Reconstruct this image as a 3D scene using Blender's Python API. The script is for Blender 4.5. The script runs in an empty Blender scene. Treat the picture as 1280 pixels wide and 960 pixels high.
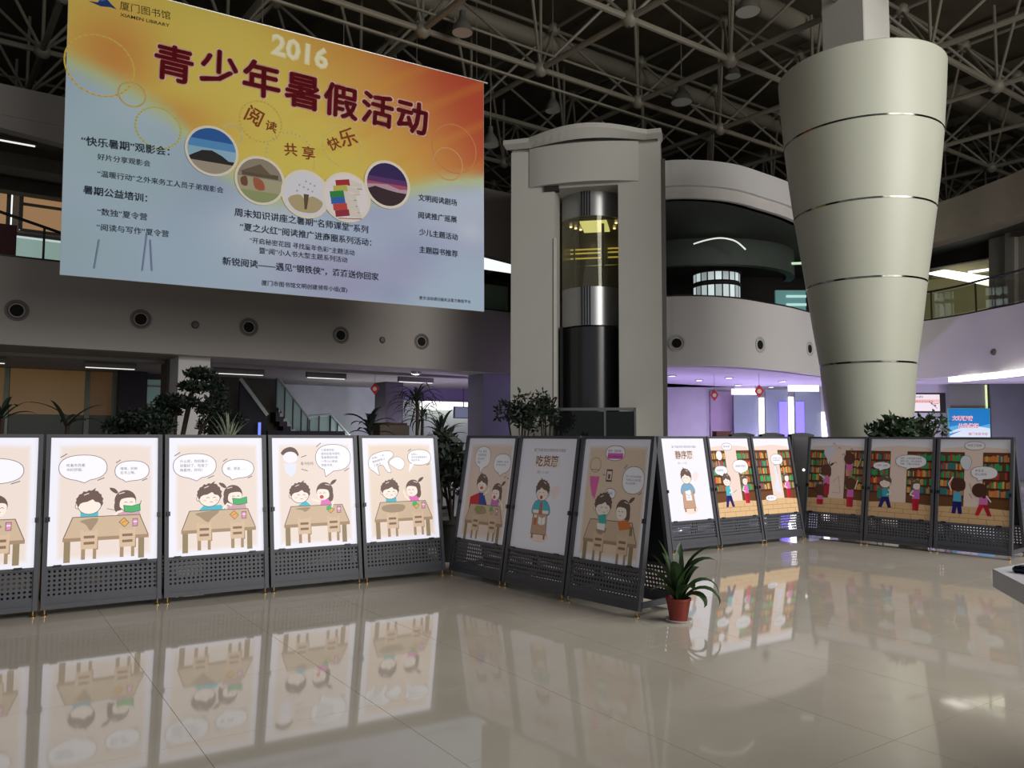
import bpy, bmesh, math, random
import numpy as np
from mathutils import Vector, Matrix
PI = math.pi
COL = bpy.context.scene.collection
SC = bpy.context.scene

# ------------------------------------------------------------------ camera, world, light, exposure
F_PX = 980.0
PITCH = math.atan(65 / F_PX)
ROLL = 0.0030
EYE = Vector((0, 0, 1.5))
fwd = Vector((0, math.cos(PITCH), math.sin(PITCH)))
rt0 = Vector((1, 0, 0)); up0 = Vector((0, -math.sin(PITCH), math.cos(PITCH)))
rt = rt0 * math.cos(ROLL) + up0 * math.sin(ROLL)
up = -rt0 * math.sin(ROLL) + up0 * math.cos(ROLL)
cd = bpy.data.cameras.new('camera'); cam = bpy.data.objects.new('camera', cd); COL.objects.link(cam)
cam.matrix_world = Matrix(((rt.x, up.x, -fwd.x, 0), (rt.y, up.y, -fwd.y, 0), (rt.z, up.z, -fwd.z, EYE.z), (0, 0, 0, 1)))
cd.sensor_width = 36; cd.lens = F_PX / 1280 * 36; cd.clip_end = 200
SC.camera = cam

SC.view_settings.view_transform = 'Standard'; SC.view_settings.look = 'None'
SC.view_settings.exposure = 0.0; SC.view_settings.gamma = 1.0; SC.view_settings.use_curve_mapping = False
w = bpy.data.worlds.new('world'); SC.world = w; w.use_nodes = True
w.node_tree.nodes['Background'].inputs[0].default_value = (0.86, 0.93, 1.0, 1)
w.node_tree.nodes['Background'].inputs[1].default_value = 0.34

def area(name, loc, target, sx, sy, power, col=(1, 1, 1)):
    l = bpy.data.lights.new(name, 'AREA'); l.shape = 'RECTANGLE'; l.size = sx; l.size_y = sy; l.energy = power; l.color = col
    o = bpy.data.objects.new(name, l); COL.objects.link(o); o.location = loc
    o.rotation_euler = (Vector(target) - Vector(loc)).to_track_quat('-Z', 'Y').to_euler(); return o
area('entrance_daylight', (15, -5, 6.0), (4, 15, 4.0), 14, 8, 1350, (1.0, 0.98, 0.93))
area('floor_fill_light', (11.5, 3.0, 9.0), (0.5, 5.5, 0), 10, 8, 1500, (1.0, 0.97, 0.92))  # added fill panel below the roof, brightens the floor from the right
def bulb(name, loc, power, col, r=0.04):
    l = bpy.data.lights.new(name, 'POINT'); l.shadow_soft_size = r; l.energy = power; l.color = col
    o = bpy.data.objects.new(name, l); COL.objects.link(o); o.location = loc
for x, y in ((4.8, 22.5), (7.0, 24.0), (8.8, 25.0)): bulb('violet_fill', (x, y, 1.35), 95, (0.60, 0.48, 1.0))  # added lamps hidden behind the stands, tint the right gallery violet
for x, y in ((12.0, 24.0), (15.0, 23.0)): bulb('white_violet_fill', (x, y, 1.35), 80, (0.76, 0.70, 1.0))  # added fill lamps out of sight, brighten the far right lobby
for x, y in ((-1.0, 22.4), (-0.2, 25.0)): bulb('lobby_violet_fill', (x, y, 1.3), 75, (0.64, 0.52, 1.0))  # unseen added lamps, throw violet onto the side lobby ceiling
for x, y in ((-4.6, 24.6), (-3.0, 24.8)): bulb('stair_fill', (x, y, 1.4), 45, (0.92, 0.98, 1.0))  # added low fill lamps, brighten the pale stair wall

# ------------------------------------------------------------------ helpers
def ray(px, py):
    return rt * ((px - 640) / F_PX) + up * ((480 - py) / F_PX) + fwd
def AT(px, py, Y):
    r = ray(px, py); return EYE + r * (Y / r.y)
def ATZ(px, py, z):
    r = ray(px, py); return EYE + r * ((z - EYE.z) / r.z)
def PLN(px, py, p0, n):
    r = ray(px, py); return EYE + r * ((Vector(p0) - EYE).dot(n) / r.dot(n))
def lin(c):
    return tuple(((x / 255) / 12.92 if x / 255 <= 0.04045 else ((x / 255 + 0.055) / 1.055) ** 2.4) for x in c)
MATS = {}
def mat(name, rgb, rough=0.6, metal=0.0, noise=0.05, scale=3.0, bump=0.0, spec=0.5):
    if name in MATS: return MATS[name]
    m = bpy.data.materials.new(name); m.use_nodes = True; nt = m.node_tree; b = nt.nodes['Principled BSDF']
    c = lin(rgb); b.inputs['Roughness'].default_value = rough; b.inputs['Metallic'].default_value = metal
    b.inputs['Specular IOR Level'].default_value = spec
    tc = nt.nodes.new('ShaderNodeTexCoord'); n = nt.nodes.new('ShaderNodeTexNoise'); n.inputs['Scale'].default_value = scale; n.inputs['Detail'].default_value = 4
    nt.links.new(tc.outputs['Object'], n.inputs['Vector'])
    r = nt.nodes.new('ShaderNodeValToRGB')
    r.color_ramp.elements[0].position = 0.3; r.color_ramp.elements[1].position = 0.7
    r.color_ramp.elements[0].color = tuple(x * (1 - noise) for x in c) + (1,); r.color_ramp.elements[1].color = tuple(min(1, x * (1 + noise)) for x in c) + (1,)
    nt.links.new(n.outputs['Fac'], r.inputs['Fac']); nt.links.new(r.outputs['Color'], b.inputs['Base Color'])
    if bump:
        bp = nt.nodes.new('ShaderNodeBump'); bp.inputs['Strength'].default_value = bump; bp.inputs['Distance'].default_value = 0.02
        nt.links.new(n.outputs['Fac'], bp.inputs['Height']); nt.links.new(bp.outputs['Normal'], b.inputs['Normal'])
    MATS[name] = m; return m
def emat(name, rgb, s):
    if name in MATS: return MATS[name]
    m = bpy.data.materials.new(name); m.use_nodes = True; b = m.node_tree.nodes['Principled BSDF']
    b.inputs['Base Color'].default_value = lin(rgb) + (1,); b.inputs['Emission Color'].default_value = lin(rgb) + (1,)
    b.inputs['Emission Strength'].default_value = s; b.inputs['Roughness'].default_value = 0.4
    MATS[name] = m; return m
def glass(name, rgb, clear=0.85, rough=0.02):
    if name in MATS: return MATS[name]
    m = bpy.data.materials.new(name); m.use_nodes = True; nt = m.node_tree; nt.nodes.clear()
    o = nt.nodes.new('ShaderNodeOutputMaterial'); t = nt.nodes.new('ShaderNodeBsdfTransparent'); g = nt.nodes.new('ShaderNodeBsdfGlossy')
    d = nt.nodes.new('ShaderNodeBsdfDiffuse'); m1 = nt.nodes.new('ShaderNodeMixShader'); m2 = nt.nodes.new('ShaderNodeMixShader'); fr = nt.nodes.new('ShaderNodeMath'); fr.operation = 'MULTIPLY_ADD'; lw = nt.nodes.new('ShaderNodeLayerWeight'); lw.inputs[0].default_value = 0.25; nt.links.new(lw.outputs['Facing'], fr.inputs[0]); fr.inputs[1].default_value = 0.5; fr.inputs[2].default_value = 0.03
    t.inputs[0].default_value = lin(rgb) + (1,); g.inputs['Roughness'].default_value = rough; d.inputs[0].default_value = lin(rgb) + (1,)
    m1.inputs[0].default_value = clear; nt.links.new(d.outputs[0], m1.inputs[1]); nt.links.new(t.outputs[0], m1.inputs[2])
    nt.links.new(fr.outputs[0], m2.inputs[0]); nt.links.new(m1.outputs[0], m2.inputs[1]); nt.links.new(g.outputs[0], m2.inputs[2])
    nt.links.new(m2.outputs[0], o.inputs[0]); MATS[name] = m; return m
def print_mat(name, emis, diff, rough=0.45):
    if name in MATS: return MATS[name]
    m = bpy.data.materials.new(name); m.use_nodes = True; nt = m.node_tree; b = nt.nodes['Principled BSDF']
    a = nt.nodes.new('ShaderNodeAttribute'); a.attribute_name = 'Col'
    mx = nt.nodes.new('ShaderNodeVectorMath'); mx.operation = 'SCALE'; mx.inputs['Scale'].default_value = diff
    nt.links.new(a.outputs['Color'], mx.inputs[0]); nt.links.new(mx.outputs[0], b.inputs['Base Color'])
    if emis: nt.links.new(a.outputs['Color'], b.inputs['Emission Color']); b.inputs['Emission Strength'].default_value = emis
    b.inputs['Roughness'].default_value = rough; b.inputs['Specular IOR Level'].default_value = 0.2
    MATS[name] = m; return m

M_OF = {}
def props(o, label=None, cat=None, group=None, kind=None):
    if label: o['label'] = label
    if cat: o['category'] = cat
    if group: o['group'] = group
    if kind: o['kind'] = kind
    return o
def thing(name, label, cat, loc=(0, 0, 0), rz=0.0, group=None, kind=None):
    o = bpy.data.objects.new(name, None); COL.objects.link(o); o.empty_display_size = 0.1
    o.location = loc; o.rotation_euler = (0, 0, rz)
    M_OF[o.name] = Matrix.Translation(Vector(loc)) @ Matrix.Rotation(rz, 4, 'Z')
    return props(o, label, cat, group, kind)
class MB:
    def __init__(s): s.v = []; s.f = []; s.m = []
    def add(s, vs, fs, mi=0, M=None):
        n = len(s.v); s.v += [tuple((M @ Vector(v)) if M else v) for v in vs]; s.f += [tuple(i + n for i in f) for f in fs]; s.m += [mi] * len(fs); return s
    def box(s, a, b, mi=0, M=None):
        x0, y0, z0 = a; x1, y1, z1 = b
        return s.add([(x0, y0, z0), (x1, y0, z0), (x1, y1, z0), (x0, y1, z0), (x0, y0, z1), (x1, y0, z1), (x1, y1, z1), (x0, y1, z1)],
                     [(0, 3, 2, 1), (4, 5, 6, 7), (0, 1, 5, 4), (1, 2, 6, 5), (2, 3, 7, 6), (3, 0, 4, 7)], mi, M)
    def prism(s, pts, z0, z1, mi=0, M=None):
        n = len(pts); A = sum(pts[i][0] * pts[(i + 1) % n][1] - pts[(i + 1) % n][0] * pts[i][1] for i in range(n))
        if A < 0: pts = pts[::-1]
        return s.add([(p[0], p[1], z0) for p in pts] + [(p[0], p[1], z1) for p in pts],
                     [tuple(range(n))[::-1], tuple(range(n, 2 * n))] + [(i, (i + 1) % n, n + (i + 1) % n, n + i) for i in range(n)], mi, M)
    def bar(s, p, q, w, h, mi=0):      # rectangular bar from p to q, w wide (horizontal), h high
        p = Vector(p); q = Vector(q); d = (q - p); L = d.length; d.normalize()
        side = d.cross(Vector((0, 0, 1)));
        if side.length < 1e-4: side = Vector((1, 0, 0))
        side.normalize(); u = side.cross(d)
        vs = [p + side * (a * w / 2) + u * (b * h / 2) for a, b in ((-1, -1), (1, -1), (1, 1), (-1, 1))] + [q + side * (a * w / 2) + u * (b * h / 2) for a, b in ((-1, -1), (1, -1), (1, 1), (-1, 1))]
        return s.add([tuple(v) for v in vs], [(0, 3, 2, 1), (4, 5, 6, 7), (0, 1, 5, 4), (1, 2, 6, 5), (2, 3, 7, 6), (3, 0, 4, 7)], mi)
    def tube(s, pts, r, seg=8, mi=0, r1=None):
        pts = [Vector(p) for p in pts]; n = len(pts); vs = []; prev = None
        for i, p in enumerate(pts):
            d = (pts[min(i + 1, n - 1)] - pts[max(i - 1, 0)]).normalized()
            a = d.cross(Vector((0, 0, 1)));
            if a.length < 1e-3: a = Vector((1, 0, 0)) if prev is None else prev
            a.normalize(); prev = a; b = a.cross(d)
            rr = r if r1 is None else r + (r1 - r) * i / max(1, n - 1)
            vs += [tuple(p + a * rr * math.cos(2 * PI * k / seg) + b * rr * math.sin(2 * PI * k / seg)) for k in range(seg)]
        fs = [(i * seg + k, i * seg + (k + 1) % seg, (i + 1) * seg + (k + 1) % seg, (i + 1) * seg + k) for i in range(n - 1) for k in range(seg)]
        fs += [tuple(range(seg))[::-1], tuple(range((n - 1) * seg, n * seg))]
        return s.add(vs, fs, mi)
    def lathe(s, prof, seg=32, mi=0, c=(0, 0, 0), M=None):
        vs = []; fs = []
        for r, z in prof: vs += [(c[0] + r * math.cos(2 * PI * k / seg), c[1] + r * math.sin(2 * PI * k / seg), c[2] + z) for k in range(seg)]
        for i in range(len(prof) - 1):
            for k in range(seg): fs.append((i * seg + k, i * seg + (k + 1) % seg, (i + 1) * seg + (k + 1) % seg, (i + 1) * seg + k))
        return s.add(vs, fs, mi, M)
    def quad(s, a, b, c, d, mi=0): return s.add([tuple(a), tuple(b), tuple(c), tuple(d)], [(0, 1, 2, 3)], mi)
    def wallstrip(s, pts, z0, z1, th, mi=0):   # band following a plan polyline, thickness to the left of travel
        n = len(pts); nr = []
        for i in range(n):
            a = Vector(pts[max(i - 1, 0)][:2]); b = Vector(pts[min(i + 1, n - 1)][:2]); d = (b - a).normalized(); nr.append(Vector((-d.y, d.x)))
        o = [(p[0], p[1]) for p in pts]; q = [(p[0] + nr[i].x * th, p[1] + nr[i].y * th) for i, p in enumerate(pts)]
        vs = [(x, y, z0) for x, y in o] + [(x, y, z1) for x, y in o] + [(x, y, z0) for x, y in q] + [(x, y, z1) for x, y in q]
        fs = []
        for i in range(n - 1):
            fs += [(i, i + 1, n + i + 1, n + i), (2 * n + i + 1, 2 * n + i, 3 * n + i, 3 * n + i + 1), (n + i, n + i + 1, 3 * n + i + 1, 3 * n + i), (i + 1, i, 2 * n + i, 2 * n + i + 1)]
        fs += [(0, n, 3 * n, 2 * n), (n - 1, 3 * n - 1, 4 * n - 1, 2 * n - 1)]
        return s.add(vs, fs, mi)
    def mesh(s, name, mats, smooth=False):
        me = bpy.data.meshes.new(name); me.from_pydata(s.v, [], s.f)
        for m in (mats if isinstance(mats, (list, tuple)) else [mats]): me.materials.append(m)
        me.polygons.foreach_set('material_index', s.m)
        if smooth: me.polygons.foreach_set('use_smooth', [True] * len(s.f)); me.set_sharp_from_angle(angle=math.radians(38))
        me.update(); return me
    def build(s, name, mats, parent=None, smooth=False, world=False, bevel=0):
        if world and parent is not None:
            Mi = M_OF[parent.name].inverted(); s.v = [tuple(Mi @ Vector(v)) for v in s.v]
        me = s.mesh(name, mats, smooth)
        if bevel:
            bm = bmesh.new(); bm.from_mesh(me)
            bmesh.ops.bevel(bm, geom=[e for e in bm.edges if len(e.link_faces) == 2 and e.calc_face_angle(0) > 0.6], offset=bevel, segments=1, affect='EDGES')
            bm.to_mesh(me); bm.free()
        return put(name, me, parent)
def put(name, me, parent=None, M=None):
    o = bpy.data.objects.new(name, me); COL.objects.link(o)
    if parent is not None: o.parent = parent
    if M is not None: o.matrix_local = M
    return o
def struct(name, mb, m, label=None, **k):
    o = mb.build(name, m, **k); o['kind'] = 'structure'
    if label: o['label'] = label
    return o
def catmull(P, n=4, closed=True):
    out = []; N = len(P); rng = range(N) if closed else range(N - 1)
    g = (lambda i: P[i % N]) if closed else (lambda i: P[max(0, min(N - 1, i))])
    for i in rng:
        a, b, c, d = g(i - 1), g(i), g(i + 1), g(i + 2)
        for k in range(n):
            t = k / n
            out.append(tuple(0.5 * (2 * b[j] + (c[j] - a[j]) * t + (2 * a[j] - 5 * b[j] + 4 * c[j] - d[j]) * t * t + (3 * b[j] - a[j] - 3 * c[j] + d[j]) * t ** 3) for j in range(len(b))))
    if not closed: out.append(tuple(P[-1]))
    return out

# flat prints: shapes in the plane of the print, coloured per face
GLYPH = {}
def text_geo(s, off=0.0):
    if (s, off) not in GLYPH:
        c = bpy.data.curves.new('print_text', 'FONT'); c.body = s; c.resolution_u = 2; c.fill_mode = 'FRONT'; c.offset = off
        o = bpy.data.objects.new('print_text', c); m = bpy.data.meshes.new_from_object(o)
        vs = [(v.co.x, v.co.y) for v in m.vertices]; fs = [tuple(p.vertices) for p in m.polygons]
        bpy.data.objects.remove(o); bpy.data.curves.remove(c); bpy.data.meshes.remove(m)
        xs = [v[0] for v in vs] or [0, 1]
        GLYPH[(s, off)] = (vs, fs, min(xs), max(xs))
    return GLYPH[(s, off)]
class Canvas:
    """u to the right, v downward; W x H metres drawn on a U x V unit sheet; the print faces -y."""
    def __init__(s, W, H, U=100.0, V=126.0, eps=0.00008):
        s.W, s.H, s.U, s.V, s.eps = W, H, U, V, eps; s.v = []; s.f = []; s.c = []; s.k = 0; s.dark = 1.0
    def pt(s, u, v): return (u * s.W / s.U, -s.k * s.eps, s.H - v * s.H / s.V)
    def poly(s, pts, col, step=True):
        n = len(s.v); s.k += 1 if step else 0
        A = sum(pts[i][0] * pts[(i + 1) % len(pts)][1] - pts[(i + 1) % len(pts)][0] * pts[i][1] for i in range(len(pts)))
        if A > 0: pts = pts[::-1]
        s.v += [s.pt(*p) for p in pts]; s.f.append(tuple(range(n, n + len(pts)))); s.c.append(lin(col))
    def rect(s, u0, v0, u1, v1, col, step=True): s.poly([(u0, v0), (u1, v0), (u1, v1), (u0, v1)], col, step)
    def ell(s, u, v, a, b, col, n=22, rot=0.0):
        c_, s_ = math.cos(rot), math.sin(rot)
        s.poly([(u + a * math.cos(t) * c_ - b * math.sin(t) * s_, v + a * math.cos(t) * s_ + b * math.sin(t) * c_) for t in [2 * PI * i / n for i in range(n)]], col)
    def blob(s, P, col, line=None, lw=0.6):
        p = catmull([tuple(map(float, q)) for q in P], 3)
        if line: s.line(p + [p[0]], lw * 2, line)
        s.poly(p, col)
    def line(s, pts, w, col):
        s.k += 1
        for a, b in zip(pts[:-1], pts[1:]):
            d = Vector((b[0] - a[0], b[1] - a[1]))
            if d.length < 1e-6: continue
            d.normalize(); nx, ny = -d.y * w / 2, d.x * w / 2; ex, ey = d.x * w * 0.3, d.y * w * 0.3
            s.poly([(a[0] + nx - ex, a[1] + ny - ey), (b[0] + nx + ex, b[1] + ny + ey), (b[0] - nx + ex, b[1] - ny + ey), (a[0] - nx - ex, a[1] - ny - ey)], col, False)
    def text(s, t, u, v, size, col, off=0.0, u1=None, v1=None, italic=0.0, step=1):
        """baseline start at (u, v); size = em in units; with (u1, v1) the text is fitted between the two points"""
        vs, fs, x0, x1 = text_geo(t, off); s.k += step; n = len(s.v); dx, dy = 1.0, 0.0
        if u1 is not None:
            L = math.hypot(u1 - u, v1 - v); size_x = L / (x1 - x0); dx, dy = (u1 - u) / L, (v1 - v) / L; size = size or size_x
        else: size_x = size
        for x, y in vs:
            X = (x - x0) * size_x + y * size * italic; Y = y * size
            s.v.append(s.pt(u + X * dx + Y * dy, v + X * dy - Y * dx))
        s.f += [tuple(i + n for i in f) for f in fs]; s.c += [lin(col)] * len(fs)
    def build(s, name, m, parent, M=None, smoothcols=None):
        me = bpy.data.meshes.new(name); me.from_pydata(s.v, [], s.f); me.materials.append(m)
        a = me.color_attributes.new('Col', 'FLOAT_COLOR', 'CORNER'); data = []
        for i, f in enumerate(s.f):
            c = s.c[i]
            if isinstance(c, list):
                for q in c: data += [*q, 1.0]
            else: data += [*c, 1.0] * len(f)
        a.data.foreach_set('color', data); me.update()
        return put(name, me, parent, M)

# ------------------------------------------------------------------ materials
M_white = mat('painted_plaster_grey_white', (184, 182, 175), 0.75, noise=0.03, scale=0.8)
M_fasc = mat('painted_gallery_front', (164, 157, 151), 0.8, noise=0.03, scale=0.6)
M_fascR = mat('painted_bay_front', (220, 217, 216), 0.8, noise=0.03, scale=0.6)
M_cone = mat('painted_metal_cladding', (180, 182, 168), 0.42, noise=0.02, scale=1.0)
M_soff = mat('gallery_soffit', (150, 145, 140), 0.8, noise=0.04)
M_dark = mat('dark_recess', (40, 36, 33), 0.8)
M_black = mat('black_plastic', (22, 22, 24), 0.4)
M_deck = mat('dark_roof_deck', (92, 84, 68), 0.85, noise=0.2, scale=1.5)
M_steel = mat('painted_truss_tube', (116, 111, 98), 0.5, noise=0.08, scale=4)
M_frame = mat('grey_powder_coated_steel', (74, 75, 82), 0.5, noise=0.05, scale=20)
M_chrome = mat('brushed_chrome', (190, 190, 190), 0.25, 1.0, noise=0.03)
M_brass = mat('brass_foot', (190, 160, 110), 0.3, 1.0)
M_leaf = mat('dark_green_leaf', (34, 58, 30), 0.5, noise=0.35, scale=8)
M_leaf2 = mat('deep_green_leaf', (20, 34, 22), 0.6, noise=0.4, scale=6)
M_leafp = mat('pale_striped_leaf', (150, 160, 140), 0.6, noise=0.4, scale=20)
M_bark = mat('brown_bark', (52, 40, 30), 0.9, noise=0.3, scale=12)
M_glass = glass('clear_glass', (225, 235, 230), 0.9)
M_gglass = glass('green_glass', (170, 205, 190), 0.72)
M_lamp = emat('tube_light', (255, 255, 250), 1.6)
M_warm = emat('cove_light', (255, 252, 244), 2.2)

# ------------------------------------------------------------------ building frame: s along the left gallery, t behind it
ANG = math.radians(34.6)
U = Vector((math.cos(ANG), math.sin(ANG), 0)); V = Vector((-math.sin(ANG), math.cos(ANG), 0))
O = ATZ(0, 430, 3.2); O.z = 0
def S(s, t, z): return O + U * s + V * t + Vector((0, 0, z))
BF = Matrix.Translation(O) @ Matrix.Rotation(ANG, 4, 'Z')
def ONT(px, py, t):      # where the sight line meets the plane t -> (s, z)
    p = PLN(px, py, S(0, t, 0), V); d = p - O; return d.dot(U), p.z

# ------------------------------------------------------------------ floor: polished tiles with dark joints
def floor_mat():
    m = bpy.data.materials.new('polished_beige_tile'); m.use_nodes = True; nt = m.node_tree; b = nt.nodes['Principled BSDF']
    tc = nt.nodes.new('ShaderNodeTexCoord'); n = nt.nodes.new('ShaderNodeTexNoise'); n.inputs['Scale'].default_value = 1.3; n.inputs['Detail'].default_value = 6
    g = nt.nodes.new('ShaderNodeNewGeometry'); nt.links.new(g.outputs['Position'], n.inputs['Vector'])
    r = nt.nodes.new('ShaderNodeValToRGB'); r.color_ramp.elements[0].position = 0.3; r.color_ramp.elements[1].position = 0.75
    r.color_ramp.elements[0].color = lin((182, 174, 162)) + (1,); r.color_ramp.elements[1].color = lin((194, 187, 176)) + (1,)
    nt.links.new(n.outputs['Fac'], r.inputs['Fac']); nt.links.new(r.outputs['Color'], b.inputs['Base Color'])
    b.inputs['Roughness'].default_value = 0.045; b.inputs['IOR'].default_value = 1.5; b.inputs['Specular IOR Level'].default_value = 0.62
    return m
M_floor = floor_mat(); MATS['floor'] = M_floor
M_grout = mat('tile_joint', (138, 130, 118), 0.4)
fl = MB().box((-34, -9, -0.2), (32, 40, -0.0035)); FLOOR = struct('floor', fl, M_grout, 'polished beige tiled hall floor')
T = 0.955; GAP = 0.0025
uo, vo = 0.97, 0.3
tile_me = MB().box((GAP / 2, GAP / 2, -0.0035), (T - GAP / 2, T - GAP / 2, 0)).mesh('tile', M_floor)
cells = []
for i in range(-45, 50):
    for j in range(-25, 55):
        c = U * (uo + (i + 0.5) * T) + V * (vo + (j + 0.5) * T)
        if -33 < c.x < 31 and -8.5 < c.y < 39: cells.append((c, i, j))
def seen(c): return c.y > 2.0 and abs(c.x) < c.y * 0.72 + 0.8 and c.y < 16
vis = sorted([q for q in cells if seen(q[0])], key=lambda q: q[0].length)[:230]; near = {(q[1], q[2]) for q in vis}
R34 = Matrix.Rotation(ANG, 4, 'Z')
for c, i, j in vis: put('tile', tile_me, FLOOR, Matrix.Translation(U * (uo + i * T) + V * (vo + j * T)) @ R34)
rest = MB()
for c, i, j in cells:
    if (i, j) not in near: rest.box((GAP / 2, GAP / 2, -0.0035), (T - GAP / 2, T - GAP / 2, 0), 0, Matrix.Translation(U * (uo + i * T) + V * (vo + j * T)) @ R34)
o = rest.build('outer_tiles', M_floor, FLOOR); o['kind'] = 'stuff'

# ------------------------------------------------------------------ shell
M_shell = mat('dim_outer_wall', (58, 52, 46), 0.9)
struct('ceiling', MB().box((-36, -9, 12.6), (34, 42, 12.8)), M_deck, 'dark roof deck above the truss')
struct('wall_back', MB().box((-36, 41, 0), (34, 41.3, 12.6)), M_shell)
struct('wall_left', MB().box((-35, -9, 0), (-34.7, 41, 12.6)), M_shell)
struct('wall_right', MB().box((33, -9, 0), (33.3, 41, 12.6)), M_shell)

# left gallery ----------------------------------------------------
def SB(mb, s0, s1, t0, t1, z0, z1, mi=0): return mb.box((s0, t0, z0), (s1, t1, z1), mi, BF)
S1 = ONT(640, 467, 0)[0] + 1.2
struct('wall_gallery_left', SB(MB(), -9, S1, 0, 0.28, 3.2, 4.88), M_fasc, 'grey left gallery front with round air nozzles')
struct('trim_1', SB(MB(), -9, S1, -0.02, 0.3, 4.88, 4.91), M_black, 'thin dark edge on top of the left gallery front')
struct('ceiling_lower_left', SB(MB(), -9, S1 + 8, 0.28, 14, 3.2, 3.5), M_soff, 'soffit under the left gallery')
struct('trim_17', SB(MB(), -9, S1 - 0.5, 1.6, 1.95, 3.13, 3.2), M_soff, 'shallow beam under the left gallery')
struct('floor_upper_left', SB(MB(), -9, S1 + 2, 0.28, 14, 3.5, 3.75), M_soff)
struct('wall_upper_left', SB(MB(), -9, S1, 0, 0.3, 7.6, 8.2), M_fasc, 'grey band over the upper left gallery')
wedge = MB().add([tuple(S(-3, 0.02, 7.6)), tuple(S(S1, 0.02, 7.6)), tuple(S(S1, 0.02, 6.2)), tuple(S(-3, 0.3, 7.6)), tuple(S(S1, 0.3, 7.6)), tuple(S(S1, 0.3, 6.2))],
                 [(0, 2, 1), (3, 4, 5), (0, 3, 5, 2), (0, 1, 4, 3), (1, 2, 5, 4)])
struct('trim_2', wedge, M_fasc, 'tapering bulkhead under the upper band')
struct('ceiling_upper_left', SB(SB(SB(MB(), -9, S1, 0.3, 14, 7.6, 7.8), -9, S1, 2.3, 2.8, 7.3, 7.6), -9, S1, 4.3, 4.7, 7.3, 7.6), mat('brown_grey_soffit', (96, 88, 78), 0.8), 'upper left gallery ceiling with beams')
def tube_lamp(ps, zc, t, L, label, group, HH=0.05):
    r = thing('fluorescent_lamp', label, 'lamp', tuple(S(ps, t, zc)), ANG, group)
    MB().box((0, -0.06, 0), (L, 0.06, HH)).build('housing', mat('grey_lamp_housing', (110, 106, 102), 0.5), r)
    MB().box((0.03, -0.035, -0.015), (L - 0.03, 0.035, 0)).build('diffuser', emat('tube_diffuser', (240, 240, 232), 1.0), r)
    return r
for (xa, ya, xb, t, lab) in ((105, 458, 170, 2.6, 'dim tube lamp under left gallery above the tan curtains'), (265, 463, 330, 2.6, 'tube lamp under left gallery just right of the grey pillar'),
                             (383, 469, 432, 2.6, 'tube lamp under left gallery above the staircase'), (498, 475, 541, 2.6, 'tube lamp under left gallery above the tall palm'), (-30, 450, 8, 2.6, 'tube lamp under left gallery cut off by the left edge')):
    sa = ONT(xa, ya, t)[0]; sb = ONT(xb, ya, t)[0]
    tube_lamp(sa, 3.04, t, sb - sa, lab, 'tube lamps under the left gallery', 0.16)
sa, sb = ONT(-20, 150, 1.4)[0], ONT(47, 158, 1.4)[0]
tube_lamp(sa, 7.55, 1.4, sb - sa, 'bright tube lamp on upper left gallery ceiling beside the banner', None)
# round air nozzles
M_noz = mat('nozzle_ring', (110, 104, 100), 0.6); M_hole = mat('nozzle_hole', (10, 9, 9), 0.9)
def nozzle(p, nrm, r, label, big=True, rim=None):
    ang = math.atan2(nrm.y, nrm.x) + PI / 2
    o = thing('air_nozzle' if big else 'round_sensor', label, 'air vent' if big else 'sensor', tuple(p), ang, 'round air nozzles in the gallery fronts' if big else 'small round sensors in the gallery fronts')
    R = Matrix.Rotation(PI / 2, 4, 'X')   # local z -> -y (outward)
    if big:
        MB().lathe([(r, 0), (r * 1.02, 0.015), (r * 0.85, 0.03), (r * 0.6, -0.02), (r * 0.55, -0.05)], 28, 0, (0, 0, 0), R).build('ring', rim or M_noz, o, smooth=True)
        MB().lathe([(0, 0.012), (r * 0.55, 0.012), (r * 0.58, 0.0)], 24, 0, (0, 0, 0), R).build('nozzle_mouth', M_hole, o)
    else:
        MB().lathe([(0, 0.05), (r * 0.7, 0.045), (r, 0.0)], 20, 0, (0, 0, 0), R).build('sensor_dome', mat('sensor_grey', (84, 82, 80), 0.5), o, smooth=True)
for (px, py, lab) in ((21, 388, 'round air nozzle in left gallery front nearest the left edge'), (176, 399, 'second round air nozzle from the left in left gallery front'),
                      (311, 409, 'third round air nozzle from the left in left gallery front'), (426, 419, 'fourth round air nozzle from the left in left gallery front'), (527, 427, 'last air nozzle of left gallery front, nearest the elevator tower')):
    nozzle(PLN(px, py, S(0, 0, 0), V) - V * 0.005, -V, 0.2, lab)
for (px, py, lab) in ((244, 406, 'small grey sensor between second and third nozzle of left gallery'), (478, 425, 'small grey sensor between fourth and last nozzle of left gallery')):
    nozzle(PLN(px, py, S(0, 0, 0), V), -V, 0.085, lab, False)
# upper left back wall, windows with blinds
tw = 5.2
z_a = ONT(0, 218, tw)[1]; z_b = ONT(0, 284, tw)[1]; z_c = ONT(0, 312, tw)[1]
M_blind = mat('tan_roller_blind', (196, 160, 122), 0.8, noise=0.12, scale=1.5)
M_blindl = emat('daylit_tan_blind', (208, 164, 118), 0.42)
struct('wall_back_upper_left', SB(MB(), -9, S1, tw + 0.15, tw + 0.35, 3.75, 7.6), mat('grey_brown_wall', (92, 84, 78), 0.8))
def window_part(n, s0, s1, z0, z1, t, fill, nv=1, nh=1, mull=0.09):
    w0 = SB(MB(), s0, s1, t, t + 0.03, z0, z1).build('window_%d' % n, fill); w0['kind'] = 'structure'
    w0['label'] = 'window behind tan blind'
    for k in range(nv + 1):
        x = s0 + (s1 - s0) * k / nv
        SB(MB(), x - mull / 2, x + mull / 2, t - 0.06, t, z0, z1).build('mullion', M_soff, w0)
    for k in range(nh + 1):
        z = z0 + (z1 - z0) * k / nh
        SB(MB(), s0, s1, t - 0.05, t, z - 0.035, z + 0.035).build('transom', M_soff, w0)
    return w0
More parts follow.
